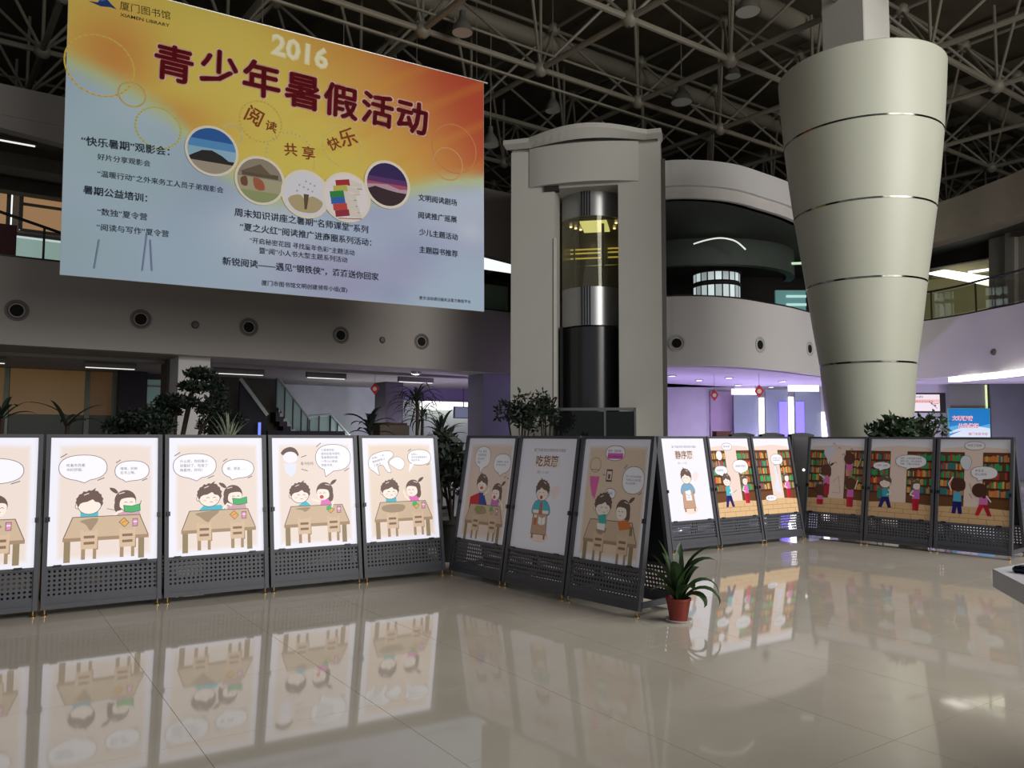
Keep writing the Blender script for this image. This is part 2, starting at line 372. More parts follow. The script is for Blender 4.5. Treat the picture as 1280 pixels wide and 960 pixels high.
sm = ONT(19, 250, tw)[0]
window_part(1, sm - 3.1, sm - 0.13, z_b, z_a, tw, M_blindl, 1, 1)
window_part(2, sm + 0.13, sm + 3.2, z_b, z_a, tw, M_blindl, 1, 2)
window_part(3, sm - 3.1, sm + 6.2, z_c - 0.25, z_b - 0.12, tw, emat('pale_sky_pane', (200, 215, 215), 0.8), 6, 1)
SB(MB(), sm - 0.1, sm - 0.05, tw - 0.02, tw + 0.02, z_b, z_a).build('glow_gap', emat('window_gap_daylight', (255, 255, 255), 1.0), bpy.data.objects['window_1'])
SB(MB(), sm + 0.1, sm + 0.15, tw - 0.02, tw + 0.02, z_b, z_a).build('glow_gap', emat('window_gap_daylight', (255, 255, 255), 1.0), bpy.data.objects['window_2'])
# railing on the upper left gallery
rl = thing('gallery_handrail', 'dark metal handrail of upper left gallery beside the banner', 'railing', tuple(S(0, 0.2, 4.91)), ANG)
pr = [PLN(-25, 256, S(0, 0.2, 0), V), PLN(90, 296, S(0, 0.2, 0), V), PLN(330, 318, S(0, 0.2, 0), V)]
MB().tube(pr, 0.03, 8).build('handrail', M_black, rl, world=True)
for px in (-18, 55, 130):
    b = PLN(px, 300, S(0, 0.2, 0), V); x = (b - pr[0]).dot(U) / (pr[1] - pr[0]).dot(U); zt = pr[0].z + (pr[1].z - pr[0].z) * min(1, x)
    MB().tube([(b.x, b.y, 4.9), (b.x, b.y, zt)], 0.022, 8).build('post', M_black, rl, world=True)
g0, g1 = ONT(-20, 300, 0.2)[0], ONT(330, 300, 0.2)[0]
SB(MB(), g0, g1, 0.19, 0.205, 4.93, 5.3).build('glass_panel', M_glass, rl, world=True)
a0, a1 = ONT(-30, 290, 0.1)[0], ONT(21, 290, 0.1)[0]
o = SB(MB(), a0, a1, 0.06, 0.12, 4.91, ONT(10, 281, 0.1)[1]).build('maroon_board', mat('maroon_board', (70, 22, 24), 0.7)); props(o, 'maroon board standing on left gallery rail at the left edge', 'board')
# strip of gallery between banner and tower
sA, sB = ONT(600, 300, 4.0)[0], ONT(650, 300, 4.0)[0]
lbx = thing('hanging_light_box', 'glowing white light box between banner and elevator tower', 'light box', tuple(S(sA, 4.0, ONT(620, 338, 4)[1])), ANG)
SB(MB(), sA, sB, 4.0, 4.1, ONT(620, 338, 4)[1], ONT(620, 316, 4)[1]).build('light_panel', emat('light_box_white', (250, 255, 255), 1.0), lbx, world=True)
SB(SB(MB(), sA + .1, sA + .14, 4.03, 4.07, ONT(620, 316, 4)[1], 7.6), sB - .14, sB - .1, 4.03, 4.07, ONT(620, 316, 4)[1], 7.6).build('hanger', M_frame, lbx, world=True)
rl2 = thing('glass_balustrade', 'greenish glass balustrade between banner and elevator tower', 'railing', tuple(S(ONT(600, 370, 0.2)[0], 0.2, 4.91)), ANG)
q0, q1 = ONT(602, 360, 0.2)[0], ONT(634, 360, 0.2)[0]
SB(MB(), q0, q1, 0.19, 0.21, 4.93, 5.62).build('glass_panel', glass('milky_green_glass', (150, 175, 150), 0.35), rl2, world=True)
SB(MB(), q0, q1, 0.17, 0.23, 5.62, 5.67).build('handrail', M_black, rl2, world=True)
SB(MB(), q1 - 0.04, q1, 0.17, 0.23, 4.91, 5.67).build('post', M_chrome, rl2, world=True)

# below the left gallery
tb = 6.0
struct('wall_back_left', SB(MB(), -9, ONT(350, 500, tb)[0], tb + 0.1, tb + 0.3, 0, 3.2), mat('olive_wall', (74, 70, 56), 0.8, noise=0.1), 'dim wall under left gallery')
zc0, zc1 = ONT(60, 518, tb)[1], ONT(60, 462, tb)[1]
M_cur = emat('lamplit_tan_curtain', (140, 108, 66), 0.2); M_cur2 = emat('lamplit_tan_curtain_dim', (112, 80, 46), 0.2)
def wp(n, xa, xb, fill, lab):
    w0 = SB(MB(), ONT(xa, 490, tb)[0], ONT(xb, 490, tb)[0], tb + 0.02, tb + 0.09, zc0, zc1).build('window_%d' % n, fill); w0['kind'] = 'structure'; w0['label'] = lab
    SB(MB(), ONT(xb, 490, tb)[0], ONT(xb + 6, 490, tb)[0], tb - 0.05, tb + 0.05, 0.6, zc1).build('mullion', mat('pale_mullion', (150, 160, 145), 0.6), w0)
    SB(MB(), ONT(xa, 490, tb)[0], ONT(xb, 490, tb)[0], tb, tb + 0.08, zc1, zc1 + 0.12).build('transom', mat('ochre_head', (140, 122, 86), 0.7), w0)
    SB(MB(), ONT(xa, 490, tb)[0], ONT(xb, 490, tb)[0], tb + 0.03, tb + 0.08, 0.6, zc0).build('lower_pane', mat('dark_green_pane', (52, 56, 44), 0.4), w0)
wp(4, -60, 5, M_cur, 'tan curtained window at the left edge'); wp(5, 12, 106, M_cur, 'wide tan curtained window under left gallery'); wp(6, 112, 140, M_cur2, 'narrow brown curtained window')
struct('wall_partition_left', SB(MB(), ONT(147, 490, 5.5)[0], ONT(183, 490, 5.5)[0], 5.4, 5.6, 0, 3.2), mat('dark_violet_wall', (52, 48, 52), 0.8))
w7 = SB(MB(), ONT(184, 490, 5.5)[0], ONT(207, 490, 5.5)[0], 5.5, 5.55, 1.0, 3.0).build('window_7', emat('teal_window', (110, 140, 135), 0.16)); w7['kind'] = 'structure'
for k in range(4):
    z = 1.3 + k * 0.5; SB(MB(), ONT(184, 490, 5.5)[0], ONT(207, 490, 5.5)[0], 5.45, 5.5, z, z + 0.05).build('transom', M_soff, w7)
pa, pb = ONT(222, 490, 0.4)[0], ONT(262, 490, 0.4)[0]
struct('wall_pillar_left', SB(MB(), pa, pb, 0.4, 1.3, 0, 3.2), M_fascR, 'pale grey square pillar under left gallery')
struct('wall_pier_left', SB(MB(), ONT(207, 490, 1.4)[0], ONT(222, 490, 1.4)[0] + 0.1, 1.3, 2.0, 0, 3.2), mat('grey_brown_wall', (92, 84, 78), 0.8))
ts = 8.2
struct('wall_stair', SB(MB(), ONT(340, 500, ts)[0] - 6, ONT(485, 500, ts)[0], ts, ts + 0.2, 0, 3.2), mat('pale_stair_wall', (196, 202, 198), 0.8), 'pale wall behind the staircase')
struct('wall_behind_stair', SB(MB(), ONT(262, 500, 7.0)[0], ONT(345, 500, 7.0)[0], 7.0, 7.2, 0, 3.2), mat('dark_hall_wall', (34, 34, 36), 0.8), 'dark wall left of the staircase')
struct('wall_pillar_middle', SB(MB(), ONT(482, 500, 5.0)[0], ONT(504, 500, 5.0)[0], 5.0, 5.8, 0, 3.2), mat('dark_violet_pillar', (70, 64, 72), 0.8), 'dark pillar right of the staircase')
struct('wall_reception', SB(MB(), ONT(500, 500, 9)[0] - 0.5, ONT(640, 500, 9)[0] + 2, 9, 9.2, 0, 3.2), mat('pale_green_white_wall', (190, 198, 190), 0.7), 'pale wall of the bright side lobby')
struct('trim_3', SB(MB(), ONT(500, 500, 7.5)[0], ONT(604, 500, 7.5)[0] + 1.5, 7.3, 7.5, 2.75, 3.2), mat('violet_bulkhead', (120, 108, 140), 0.8), 'bulkhead over the side lobby')
o = SB(MB(), ONT(530, 500, 8.6)[0], ONT(604, 500, 8.6)[0], 8.3, 8.9, ONT(560, 512, 8.6)[1], ONT(560, 500, 8.6)[1]).build('lobby_light_strip', M_lamp); props(o, 'bright ceiling light strip in side lobby behind the palm', 'lamp')
tv = thing('lobby_display', 'small grey hanging display in side lobby right of the palm', 'screen', tuple(S(ONT(580, 515, 6.5)[0], 6.5, ONT(580, 523, 6.5)[1])), ANG)
d = ONT(592, 515, 6.5)[0] - ONT(568, 515, 6.5)[0]
MB().box((-d / 2, 0, 0), (d / 2, 0.08, 0.42)).build('case', mat('display_case', (60, 62, 70), 0.5), tv)
MB().box((-d / 2 + 0.03, -0.01, 0.03), (d / 2 - 0.03, 0, 0.39)).build('screen', emat('display_dim', (96, 104, 118), 0.6), tv)
MB().tube([(0, 0.04, 0.42), (0, 0.04, 3.2 - tv.location.z)], 0.02).build('hanger', M_frame, tv)
struct('wall_pillar_lobby', SB(MB(), ONT(604, 500, 0.5)[0], ONT(645, 500, 0.5)[0], 0.5, 1.3, 0, 3.2), mat('violet_grey_pillar', (152, 150, 168), 0.8), 'violet grey pillar left of the elevator tower')
lamp = thing('round_downlight', 'glaring round downlight under left gallery above the palm', 'lamp', tuple(S(ONT(520, 466, 1.0)[0], 1.0, 3.12)), ANG)
MB().lathe([(0.14, 0.08), (0.14, 0.03), (0.1, 0.0)], 20).build('rim', M_chrome, lamp, smooth=True)
MB().lathe([(0, -0.005), (0.07, 0.0), (0.1, 0.02)], 20).build('bulb', emat('bulb_white', (255, 252, 248), 14), lamp, smooth=True)

# staircase behind the left gallery
st = thing('staircase', 'dark staircase with glass balustrade against the pale wall', 'staircase', tuple(S(ONT(400, 540, 5.6)[0], 5.6, 0)), ANG)
def SP(px, py, t): s_, z_ = ONT(px, py, t); return S(s_, t, z_)
t1, t0 = 5.6, 7.0
pts = [(352, 478), (385, 524)]; land = [(385, 524), (412, 521)]; low = [(412, 521), (452, 556)]
def rail_run(a, b, t, n, h=0.95):
    A = SP(*a, t); B = SP(*b, t)
    MB().tube([A, B], 0.035, 8).build('handrail', mat('rail_steel', (150, 160, 150), 0.4), st, world=True)
    for k in range(n + 1):
        p = A.lerp(B, k / n); MB().tube([p, p - Vector((0, 0, h))], 0.03, 6).build('baluster', mat('dark_steel', (62, 70, 64), 0.5), st, world=True)
    for k in range(n):
        p = A.lerp(B, (k + 0.06) / n); q = A.lerp(B, (k + 0.94) / n)
        MB().quad(p - Vector((0, 0, 0.05)), q - Vector((0, 0, 0.05)), q - Vector((0, 0, h - 0.08)), p - Vector((0, 0, h - 0.08))).build('glass_panel', glass('pale_green_glass', (176, 200, 186), 0.45), st, world=True)
rail_run((346, 470), (387, 524), t1, 4); rail_run((385, 520), (413, 518), t1, 2); rail_run((413, 518), (440, 548), t1, 3)
rail_run((318, 470), (352, 478), 7.6, 3, 1.0)
A = SP(346, 470, t1) - Vector((0, 0, 1.0)); B = SP(387, 524, t1) - Vector((0, 0, 1.0))
nst = 9
for k in range(nst):
    p = A.lerp(B, k / nst); q = A.lerp(B, (k + 1) / nst); hp = (p.z + q.z) / 2
    s0 = (p - O).dot(U); s1_ = (q - O).dot(U)
    SB(MB(), s0, s1_, t1, 7.3, hp - 0.28, hp).build('step', mat('dark_step', (38, 34, 34), 0.7), st, world=True)
C_ = SP(413, 518, t1) - Vector((0, 0, 1.0)); sB_ = (B - O).dot(U); sC = (C_ - O).dot(U)
SB(MB(), sB_, sC, t1, 7.4, C_.z - 0.25, C_.z).build('landing', mat('dark_step', (38, 34, 34), 0.7), st, world=True)
D_ = SP(452, 556, t1) - Vector((0, 0, 1.0))
for k in range(7):
    p = C_.lerp(D_, k / 7); q = C_.lerp(D_, (k + 1) / 7)
    SB(MB(), (p - O).dot(U), (q - O).dot(U), t1, 7.3, max(0, q.z - 0.25), max(0.05, q.z)).build('step', mat('dark_step', (38, 34, 34), 0.7), st, world=True)
a_ = SP(300, 473, 5.3); b_ = SP(334, 519, 5.3)
MB().bar(a_, b_, 0.08, 0.1).build('stringer', mat('rail_steel', (150, 160, 150), 0.4), st, world=True)
mb = MB(); mb.add([tuple(a_), tuple(b_), (b_.x, b_.y, 0), (a_.x, a_.y, 0), tuple(a_ + V * 0.1), tuple(b_ + V * 0.1), (b_.x + V.x * .1, b_.y + V.y * .1, 0), (a_.x + V.x * .1, a_.y + V.y * .1, 0)], [(0, 1, 2, 3), (7, 6, 5, 4), (0, 4, 5, 1), (1, 5, 6, 2), (3, 7, 4, 0)])
mb.build('side_wall', mat('dark_hall_wall', (34, 34, 36), 0.8), st, world=True)
SB(MB(), (b_ - O).dot(U), sC + 0.3, 5.2, 5.3, 0, b_.z - 0.45).build('under_stair_panel', mat('dark_hall_wall', (34, 34, 36), 0.8), st, world=True)
o = SB(MB(), ONT(323, 540, 5.0)[0], ONT(326, 540, 5.0)[0], 5.0, 5.05, ONT(324, 548, 5)[1], ONT(324, 528, 5)[1]).build('blue_light_bar', emat('blue_light', (120, 140, 255), 0.8)); props(o, 'thin blue light bar below the staircase', 'lamp')

# ------------------------------------------------------------------ right gallery: curved bay front
fp_px = [(826, 457.2), (845, 457), (870, 457), (900, 457.6), (930, 459), (960, 461.6), (990, 464.5), (1020, 468.5), (1060, 473), (1100, 475), (1150, 473.5), (1200, 470), (1240, 466), (1280, 462), (1340, 454)]
fpts = [ATZ(x, y, 3.2) for x, y in fp_px]
fpts = [(p.x, p.y) for p in fpts]
fpts = [(fpts[0][0] - 1.5, fpts[0][1] - 0.1)] + fpts
fps = catmull(fpts, 4, False)
struct('wall_gallery_right', MB().wallstrip(fps, 3.2, 4.88, 0.3), M_fascR, 'pale curved right gallery front', smooth=True)
struct('trim_4', MB().wallstrip(fps, 4.88, 4.92, 0.3), M_black, 'dark edge on top of the right gallery front')
_xs = ATZ(1100, 475, 3.2).x; ks = max(i for i, p in enumerate(fps) if p[0] <= _xs and i < len(fps) * .75)
struct('wall_upper_right', MB().wallstrip(fps[:ks + 1], 7.62, 8.25, 0.35), M_fascR, 'pale curved band at the top of the right gallery', smooth=True)
struct('wall_upper_far_right', MB().wallstrip(fps[ks:], 7.12, 8.25, 0.35), mat('taupe_wall', (158, 150, 132), 0.8), 'taupe band over the upper right opening', smooth=True)
fin = [(p[0] - 0.02, p[1] + 0.10) for p in fps[:ks + 1]]
struct('trim_5', MB().wallstrip(fin, 7.33, 7.62, 0.25), mat('light_cove_trim', (214, 210, 205), 0.7), 'lighter strip under the upper right band', smooth=True)
back = [(19, 34), (1.5, 34)]
slab = fps + [(22, fps[-1][1] - 1), (22, 36), (fps[0][0], 36)]
M_lsoff = mat('violet_white_soffit', (196, 190, 204), 0.7)
def offs(P, d):
    out = []
    for i in range(len(P)):
        a = Vector(P[max(i - 1, 0)][:2]); b = Vector(P[min(i + 1, len(P) - 1)][:2]); t = (b - a).normalized(); out.append((P[i][0] - t.y * d, P[i][1] + t.x * d))
    return out
inner = offs(fps, 0.2) + [(22, fps[-1][1] + 0.2), (22, 36), (fps[0][0], 36)]
struct('ceiling_lower_right', MB().prism(inner, 3.2, 3.45), M_lsoff, 'soffit under the right gallery')
struct('floor_upper_right', MB().prism(inner, 3.45, 3.7), M_soff)
struct('ceiling_upper_right', MB().prism(inner, 7.33, 7.6), mat('dark_green_grey_ceiling', (78, 84, 76), 0.7))
def on_fp(px, py):
    best = None
    for a, b in zip(fps[:-1], fps[1:]):
        d = Vector((b[0] - a[0], b[1] - a[1], 0)); n = Vector((-d.y, d.x, 0)).normalized()
        r = ray(px, py); den = r.dot(n)
        if abs(den) < 1e-6: continue
        t = (Vector((a[0], a[1], 1.5)) - EYE).dot(n) / den; p = EYE + r * t
        k = (Vector((p.x - a[0], p.y - a[1], 0))).dot(d) / d.length_squared
        if -0.02 <= k <= 1.02 and t > 0 and (best is None or t < best[0]): best = (t, p, n)
    return best[1], -best[2]
M_nozr = mat('pale_nozzle_ring', (196, 194, 188), 0.5)
for px, py, lab in ((846, 429, 'round air nozzle in right gallery front beside the elevator tower'), (950, 431, 'round air nozzle in the middle of the right bay front'), (1012, 436, 'round air nozzle in right gallery front beside the big tapered column')):
    p, n = on_fp(px, py); nozzle(p + n * 0.005, n, 0.2, lab, True, M_nozr)
p, n = on_fp(1242, 440); nozzle(p, n, 0.09, 'small grey sensor in right gallery front near the right edge', False)

# ground floor behind the right gallery: coves, panels, lights
YB = 27.0
def BX(px, Y=YB): return AT(px, 500, Y).x
def BZ(px, py, Y=YB): return AT(px, py, Y).z
def bbox(px0, py0, px1, py1, Y, th=0.1):
    return MB().box((BX(px0, Y), Y, max(0, BZ(px0, py1, Y))), (BX(px1, Y), Y + th, BZ(px0, py0, Y)))
struct('wall_lobby_right', MB().box((BX(820), YB, 0), (22, YB + 0.2, 3.2)), mat('lobby_white_wall', (190, 186, 196), 0.8), 'white wall of the right lobby')
struct('wall_panel_rose', bbox(888, 489, 915, 600, YB - 0.12), mat('rose_grey_panel', (158, 140, 160), 0.7))
def lit_panel(n, x0, x1, yt, lab):
    o = bbox(x0, yt, x1, 600, YB - 0.5, 0.08).build('trim_%d' % n, mat('blue_grey_glass_panel', (112, 122, 136), 0.35)); o['kind'] = 'structure'; o['label'] = lab
    return o
pn = lit_panel(6, 917, 948, 493, 'blue grey wall panel under the first bright cove')
pn2 = lit_panel(7, 957, 985, 487, 'blue grey wall panel with violet glow'); pn3 = lit_panel(8, 994, 1026, 490, 'second blue grey wall panel with violet glow')
M_vio = emat('violet_glow', (120, 110, 235), 0.85)
bbox(974, 502, 984, 600, YB - 0.56, 0.05).build('violet_backlight', M_vio, pn2); bbox(995, 502, 1005, 600, YB - 0.56, 0.05).build('violet_backlight', M_vio, pn3)
def strip(px0, py0, px1, py1, Y, lab, name='mounted_light_strip'):
    o = bbox(px0, py0, px1, py1, Y, 0.06).build(name, M_warm); props(o, lab, 'lamp', 'bright light strips of the right lobby')
    if py1 - py0 < 12: MB().box((BX(px0, Y) + .1, Y + .02, BZ(px0, py0, Y)), (BX(px1, Y) - .1, Y + .04, 3.2)).build('hanger_plate', M_lsoff, o)
strip(949, 497, 955, 600, YB - 0.6, 'vertical light strip right of the second red lantern')
strip(986, 496, 992, 600, YB - 0.6, 'vertical light strip between the two violet panels')
strip(1027, 515, 1033, 600, YB - 0.6, 'vertical light strip touching the big column left edge')
strip(915, 486, 948, 493, YB - 1.0, 'short bright cove light behind the second red lantern')
strip(986, 481, 1024, 489, YB - 1.0, 'bright cove light just left of the big column')
Y2 = 25.2
struct('wall_lobby_far_right', MB().box((BX(1140, Y2), Y2, 0), (22, Y2 + 0.2, 3.2)), mat('lobby_white_wall', (190, 186, 196), 0.8))
o = bbox(1187, 480, 1233, 600, Y2 - 0.3, 0.1).build('trim_9', mat('grey_green_panel', (112, 114, 108), 0.6)); o['kind'] = 'structure'
o = bbox(1238, 474, 1330, 600, Y2 - 0.35, 0.1).build('trim_10', mat('slate_grey_panel', (96, 98, 106), 0.6)); o['kind'] = 'structure'
def cove(pxa, pxb, lab):
    xa, xb = on_fp(pxa, 470)[0].x, on_fp(pxb, 470)[0].x
    sg = [(p[0] - .15, p[1] + 0.55) for p in fps if min(xa, xb) < p[0] < max(xa, xb)]; xs = on_fp(pxa, 470)[0], on_fp(pxb, 470)[0]
    sg = [(xs[0].x - .15, xs[0].y + .55)] + sg + [(xs[1].x - .15, xs[1].y + .55)]
    f0 = sg[0]; sg.sort(key=lambda q: (q[0] - f0[0]) ** 2 + (q[1] - f0[1]) ** 2)
    o = MB().wallstrip(sg, 3.06, 3.2, 0.25).build('mounted_light_strip', M_warm); props(o, lab, 'lamp', 'bright light strips of the right lobby')
cove(1206, 1246, 'bright cove light above the blue notice'); cove(1250, 1335, 'bright cove light at the right edge')
o = bbox(1233, 481, 1234.4, 512, Y2 - 0.36, 0.06).build('mounted_light_strip', emat('lime_strip', (220, 235, 170), 0.7)); props(o, 'thin yellow-green vertical light right of the blue notice', 'lamp')
# downlights
for k, (px, py) in enumerate(((840, 469.5), (874, 475), (911, 472), (923, 481), (964, 483.5), (978, 476.5), (903, 486))):
    p = ATZ(px, py, 3.19); r = thing('small_downlight', ['downlight nearest the tower under right bay', 'second downlight from the tower under right bay', 'downlight left of the second lantern under right bay', 'downlight just above the second lantern', 'farther downlight beside the light strip', 'downlight near the big column under right bay', 'farthest faint downlight above the first lantern'][k], 'lamp', tuple(p), 0, 'downlights under the right bay')
    MB().lathe([(0.13, 0.01), (0.13, -0.01), (0.09, -0.02)], 16).build('rim', M_chrome, r); MB().lathe([(0, -0.02), (0.09, -0.02)], 16).build('bulb', emat('downlight_bulb', (255, 250, 255), 3.0), r)
# TV, blue notice
YT = 23.6
tvr = thing('wall_tv', 'lit television in black frame hanging behind the big column', 'television', tuple(AT(1160, 516, YT)), 0)
xw = BX(1181, YT) - BX(1136, YT); zh = BZ(1160, 491, YT) - BZ(1160, 516, YT)
MB().box((-xw / 2, 0, 0), (xw / 2, 0.08, zh)).build('case', M_black, tvr)
c = Canvas(xw - 0.26, zh - 0.1, 100, 60, 0.0006); c.rect(0, 0, 100, 60, (240, 225, 235)); c.rect(0, 18, 100, 30, (240, 190, 190)); c.text('活动通知', 5, 12, 9, (70, 70, 120))
c.text('暑期阅读活动安排', 5, 29, 9, (190, 90, 90)); c.line([(60, 25), (72, 35), (95, 32)], 1.5, (60, 40, 50)); c.line([(72, 35), (90, 50)], 1.5, (60, 40, 50)); c.ell(82, 40, 4, 3, (150, 60, 70)); c.ell(70, 32, 3, 3, (90, 50, 60))
c.build('screen', print_mat('tv_print', 0.95, 0.2), tvr, Matrix.Translation((-xw / 2 + 0.08, -0.005, 0.05)))
MB().tube([(0.1, 0.1, zh / 2), (0.1, 1.55, zh / 2)], 0.04).build('wall_arm', M_black, tvr)
bn = thing('blue_notice', 'blue and white notice board on wall at far right', 'sign', tuple(AT(1213, 560, Y2 - 0.45)), 0)
bn.location.z = 0; M_OF[bn.name] = Matrix.Translation(bn.location)
xw = BX(1239, Y2 - .45) - BX(1187, Y2 - .45); zb = BZ(1213, 558, Y2 - .45); zt = BZ(1213, 511, Y2 - .45)
MB().box((-xw / 2, 0, zb - 0.02), (xw / 2, 0.06, zt + 0.02)).build('board', mat('teal_edge', (90, 160, 150), 0.5), bn)
MB().box((-xw / 2, 0.0, 0), (-xw / 2 + 0.06, 0.06, zb)).build('leg', M_frame, bn); MB().box((xw / 2 - 0.06, 0.0, 0), (xw / 2, 0.06, zb)).build('leg', M_frame, bn)
c = Canvas(xw - 0.04, zt - zb, 100, 100, 0.0006); c.rect(0, 0, 100, 100, (30, 130, 200))
c.poly([(0, 48), (30, 42), (70, 48), (100, 40), (100, 100), (0, 100)], (90, 180, 230)); c.poly(catmull([(0, 62), (25, 52), (60, 46), (100, 52)], 5, False) + [(100, 100), (0, 100)], (225, 238, 248)); c.poly([(0, 66), (30, 58), (0, 72)], (60, 150, 215))
for t_, u_, v_, s_ in (('文明阅读', 6, 30, 13), ('从我做起', 20, 50, 13)): c.text(t_, u_, v_, s_, (255, 235, 240), 0.05); c.text(t_, u_, v_, s_, (220, 90, 110))
c.text('厦门市图书馆', 46, 70, 8, (200, 80, 80)); c.text('2016年暑期活动', 46, 82, 6, (80, 110, 160)); c.ell(18, 90, 12, 4, (40, 130, 170))
c.build('notice_print', print_mat('notice_print', 0.55, 0.4), bn, Matrix.Translation((-xw / 2 + 0.02, -0.004, zb)))
# red hanging ornaments
def ornament(px, py, Y, h, label):
    p = AT(px, py, Y); r = thing('red_paper_ornament', label, 'lantern', tuple(p), 0, 'red hanging paper ornaments')
    MB().prism([(0, 0), (-0.5 * h, 0), (-0.5 * h, 0.01)], 0, 0.01) if 0 else None
    R = Matrix.Rotation(PI / 2, 4, 'X')
    MB().prism([(0, -h / 2), (h * 0.36, 0), (h * 0.24, h * 0.2), (0, h / 2), (-h * 0.24, h * 0.2), (-h * 0.36, 0)], -0.01, 0.01, 0, R).build('red_card', mat('red_paper', (205, 40, 55), 0.6), r)
    MB().lathe([(0, 0.016), (h * 0.17, 0.012)], 16, 0, (0, 0, 0), R).build('white_medallion', mat('pale_paper', (235, 215, 200), 0.6), r)
    MB().tube([(0, 0, h / 2), (0, 0, 3.2 - p.z)], 0.006, 5).build('string', M_chrome, r)
ornament(893, 494, 21.5, 0.32, 'red paper ornament hanging nearest the tower under right bay'); ornament(949, 489, 20.8, 0.36, 'larger red paper ornament hanging under middle of right bay'); ornament(468.5, 486, 21.5, 0.34, 'red paper ornament hanging before the pale stair wall')

# upper floor of the right bay
Yu = 26.5
struct('wall_upper_back_right', MB().box((BX(820, Yu + 2), Yu + 2, 3.7), (22, Yu + 2.2, 7.33)), mat('dark_upper_wall', (36, 30, 28), 0.8))
# curved bulkhead ring with light arc
cx, cy = AT(880, 300, 24.5).x, 25.3
arc = [(cx + 3.0 * math.cos(a), cy + 2.6 * math.sin(a)) for a in [PI + PI * k / 24 for k in range(25)]]
struct('trim_11', MB().wallstrip(arc, 6.55, 7.33, 0.25), mat('dark_green_bulkhead', (70, 78, 72), 0.7), 'curved dark bulkhead on the upper right floor', smooth=True)
zl = AT(930, 300, 23.2).z
ar2 = [AT(x, y, 22.0) for x, y in ((867, 305), (876, 302), (888, 299), (900, 297.5), (912, 299), (922, 303), (932, 312))]
o = MB().tube(catmull([tuple(p) for p in ar2], 3, False), 0.022, 6).build('curved_light_line', emat('dim_light_line', (235, 245, 235), 0.7)); props(o, 'thin curved light line in front of the upper right bulkhead', 'lamp')  # light line floats free of the bulkhead, no mount built
# round glazed room
gr = thing('glazed_drum', 'round glazed room glowing behind the upper right balcony', 'glass room', (AT(905, 350, 23.5).x, 24.4, 3.7), 0)
rr = 0.72; nn = 10
for k in range(nn):
    a0_, a1_ = PI + PI * k / nn, PI + PI * (k + 1) / nn
    for (za, zb_) in ((1.3, 1.75), (1.85, 2.45), (2.6, 2.85)):
        q = [(rr * math.cos(a), rr * math.sin(a)) for a in (a0_ + .03, a1_ - .03)]
        MB().quad((*q[0], za), (*q[1], za), (*q[1], zb_), (*q[0], zb_)).build('pane', emat('bright_pane', (205, 220, 220), [0.75, 0.35, 0.6][(k * 7 + int(za * 10)) % 3]) if 0 else emat('bright_pane_%d' % ((k * 7 + int(za * 10)) % 3), (205, 220, 220), [0.8, 0.3, 0.55][(k * 7 + int(za * 10)) % 3]), gr)
for z in (1.25, 1.8, 2.52, 2.9):
    MB().tube([(rr * 1.02 * math.cos(PI + PI * k / 16), rr * 1.02 * math.sin(PI + PI * k / 16), z) for k in range(17)], 0.04, 6).build('ring_beam', M_dark, gr)
MB().lathe([(rr * 0.98, 0), (rr * 0.98, 1.25)], 24).build('base_wall', M_dark, gr)
w8 = MB().box((BX(972, 26), 26, 4.6), (BX(1010, 26), 26.1, 6.4)).build('window_8', emat('teal_lit_window', (90, 150, 150), 0.30)); w8['kind'] = 'structure'
for k in range(6): MB().box((BX(985, 26), 25.95, 4.75 + k * 0.28), (BX(1010, 26), 26, 4.83 + k * 0.28)).build('blind_slat', emat('pale_slat', (190, 230, 225), 0.6), w8)
for k in range(4):
    p = AT(975 + k * 9, [328, 320, 314, 308][k] + 4, 24); 
o = MB().bar(AT(975, 330, 24), AT(1004, 329, 24), 0.1, 0.06).build('ceiling_light_bar', emat('green_white_bar', (190, 225, 190), 0.7)); props(o, 'faint greenish light bar left of the big column', 'lamp')

# upper right opening beside the big column
def onY(pl, Y): return AT(pl[0], pl[1], Y)
M_ru = mat('taupe_wall', (158, 150, 132), 0.8)
A1, B1 = on_fp(1150, 300)[0], on_fp(1235, 300)[0]; E1 = Vector((fps[-1][0], fps[-1][1], 0))
dR = (Vector((B1.x, B1.y, 0)) - Vector((A1.x, A1.y, 0))).normalized(); nR = Vector((-dR.y, dR.x, 0))
def RW(px, py, t=0.15):
    p0 = Vector((B1.x, B1.y, 0)) + nR * t; return PLN(px, py, p0, nR)
def rw_slab(poly, t, th, name, m, lab=None):
    P = [RW(x, y, t) for x, y in poly]; n_ = len(P)
    mb = MB(); mb.add([tuple(p) for p in P] + [tuple(p + nR * th) for p in P], [tuple(range(n_)), tuple(range(n_, 2 * n_))[::-1]] + [(i, (i + 1) % n_, n_ + (i + 1) % n_, n_ + i) for i in range(n_)])
    return struct(name, mb, m, lab)
rw_slab([(1125, 264), (1310, 224), (1310, 262), (1236, 287), (1125, 318)], 0.35, 0.3, 'trim_12', M_ru, 'taupe wall over the right opening')
rw_slab([(1236, 262), (1330, 250), (1330, 400), (1236, 400)], 2.0, 0.4, 'wall_pillar_right', mat('taupe_grey_wall', (140, 134, 126), 0.8), 'grey wall right of the upper opening')
rw_slab([(1256, 262), (1268, 260), (1268, 398), (1256, 398)], 1.85, 0.15, 'trim_13', mat('pale_taupe_pilaster', (136, 130, 122), 0.8))
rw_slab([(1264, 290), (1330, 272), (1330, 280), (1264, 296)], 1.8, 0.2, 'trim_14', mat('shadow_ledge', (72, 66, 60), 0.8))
rw_slab([(1110, 300), (1240, 270), (1240, 322), (1110, 345)], 2.2, 0.2, 'trim_15', mat('dark_brown_beam', (44, 34, 28), 0.8), 'dark beam inside the upper right opening')
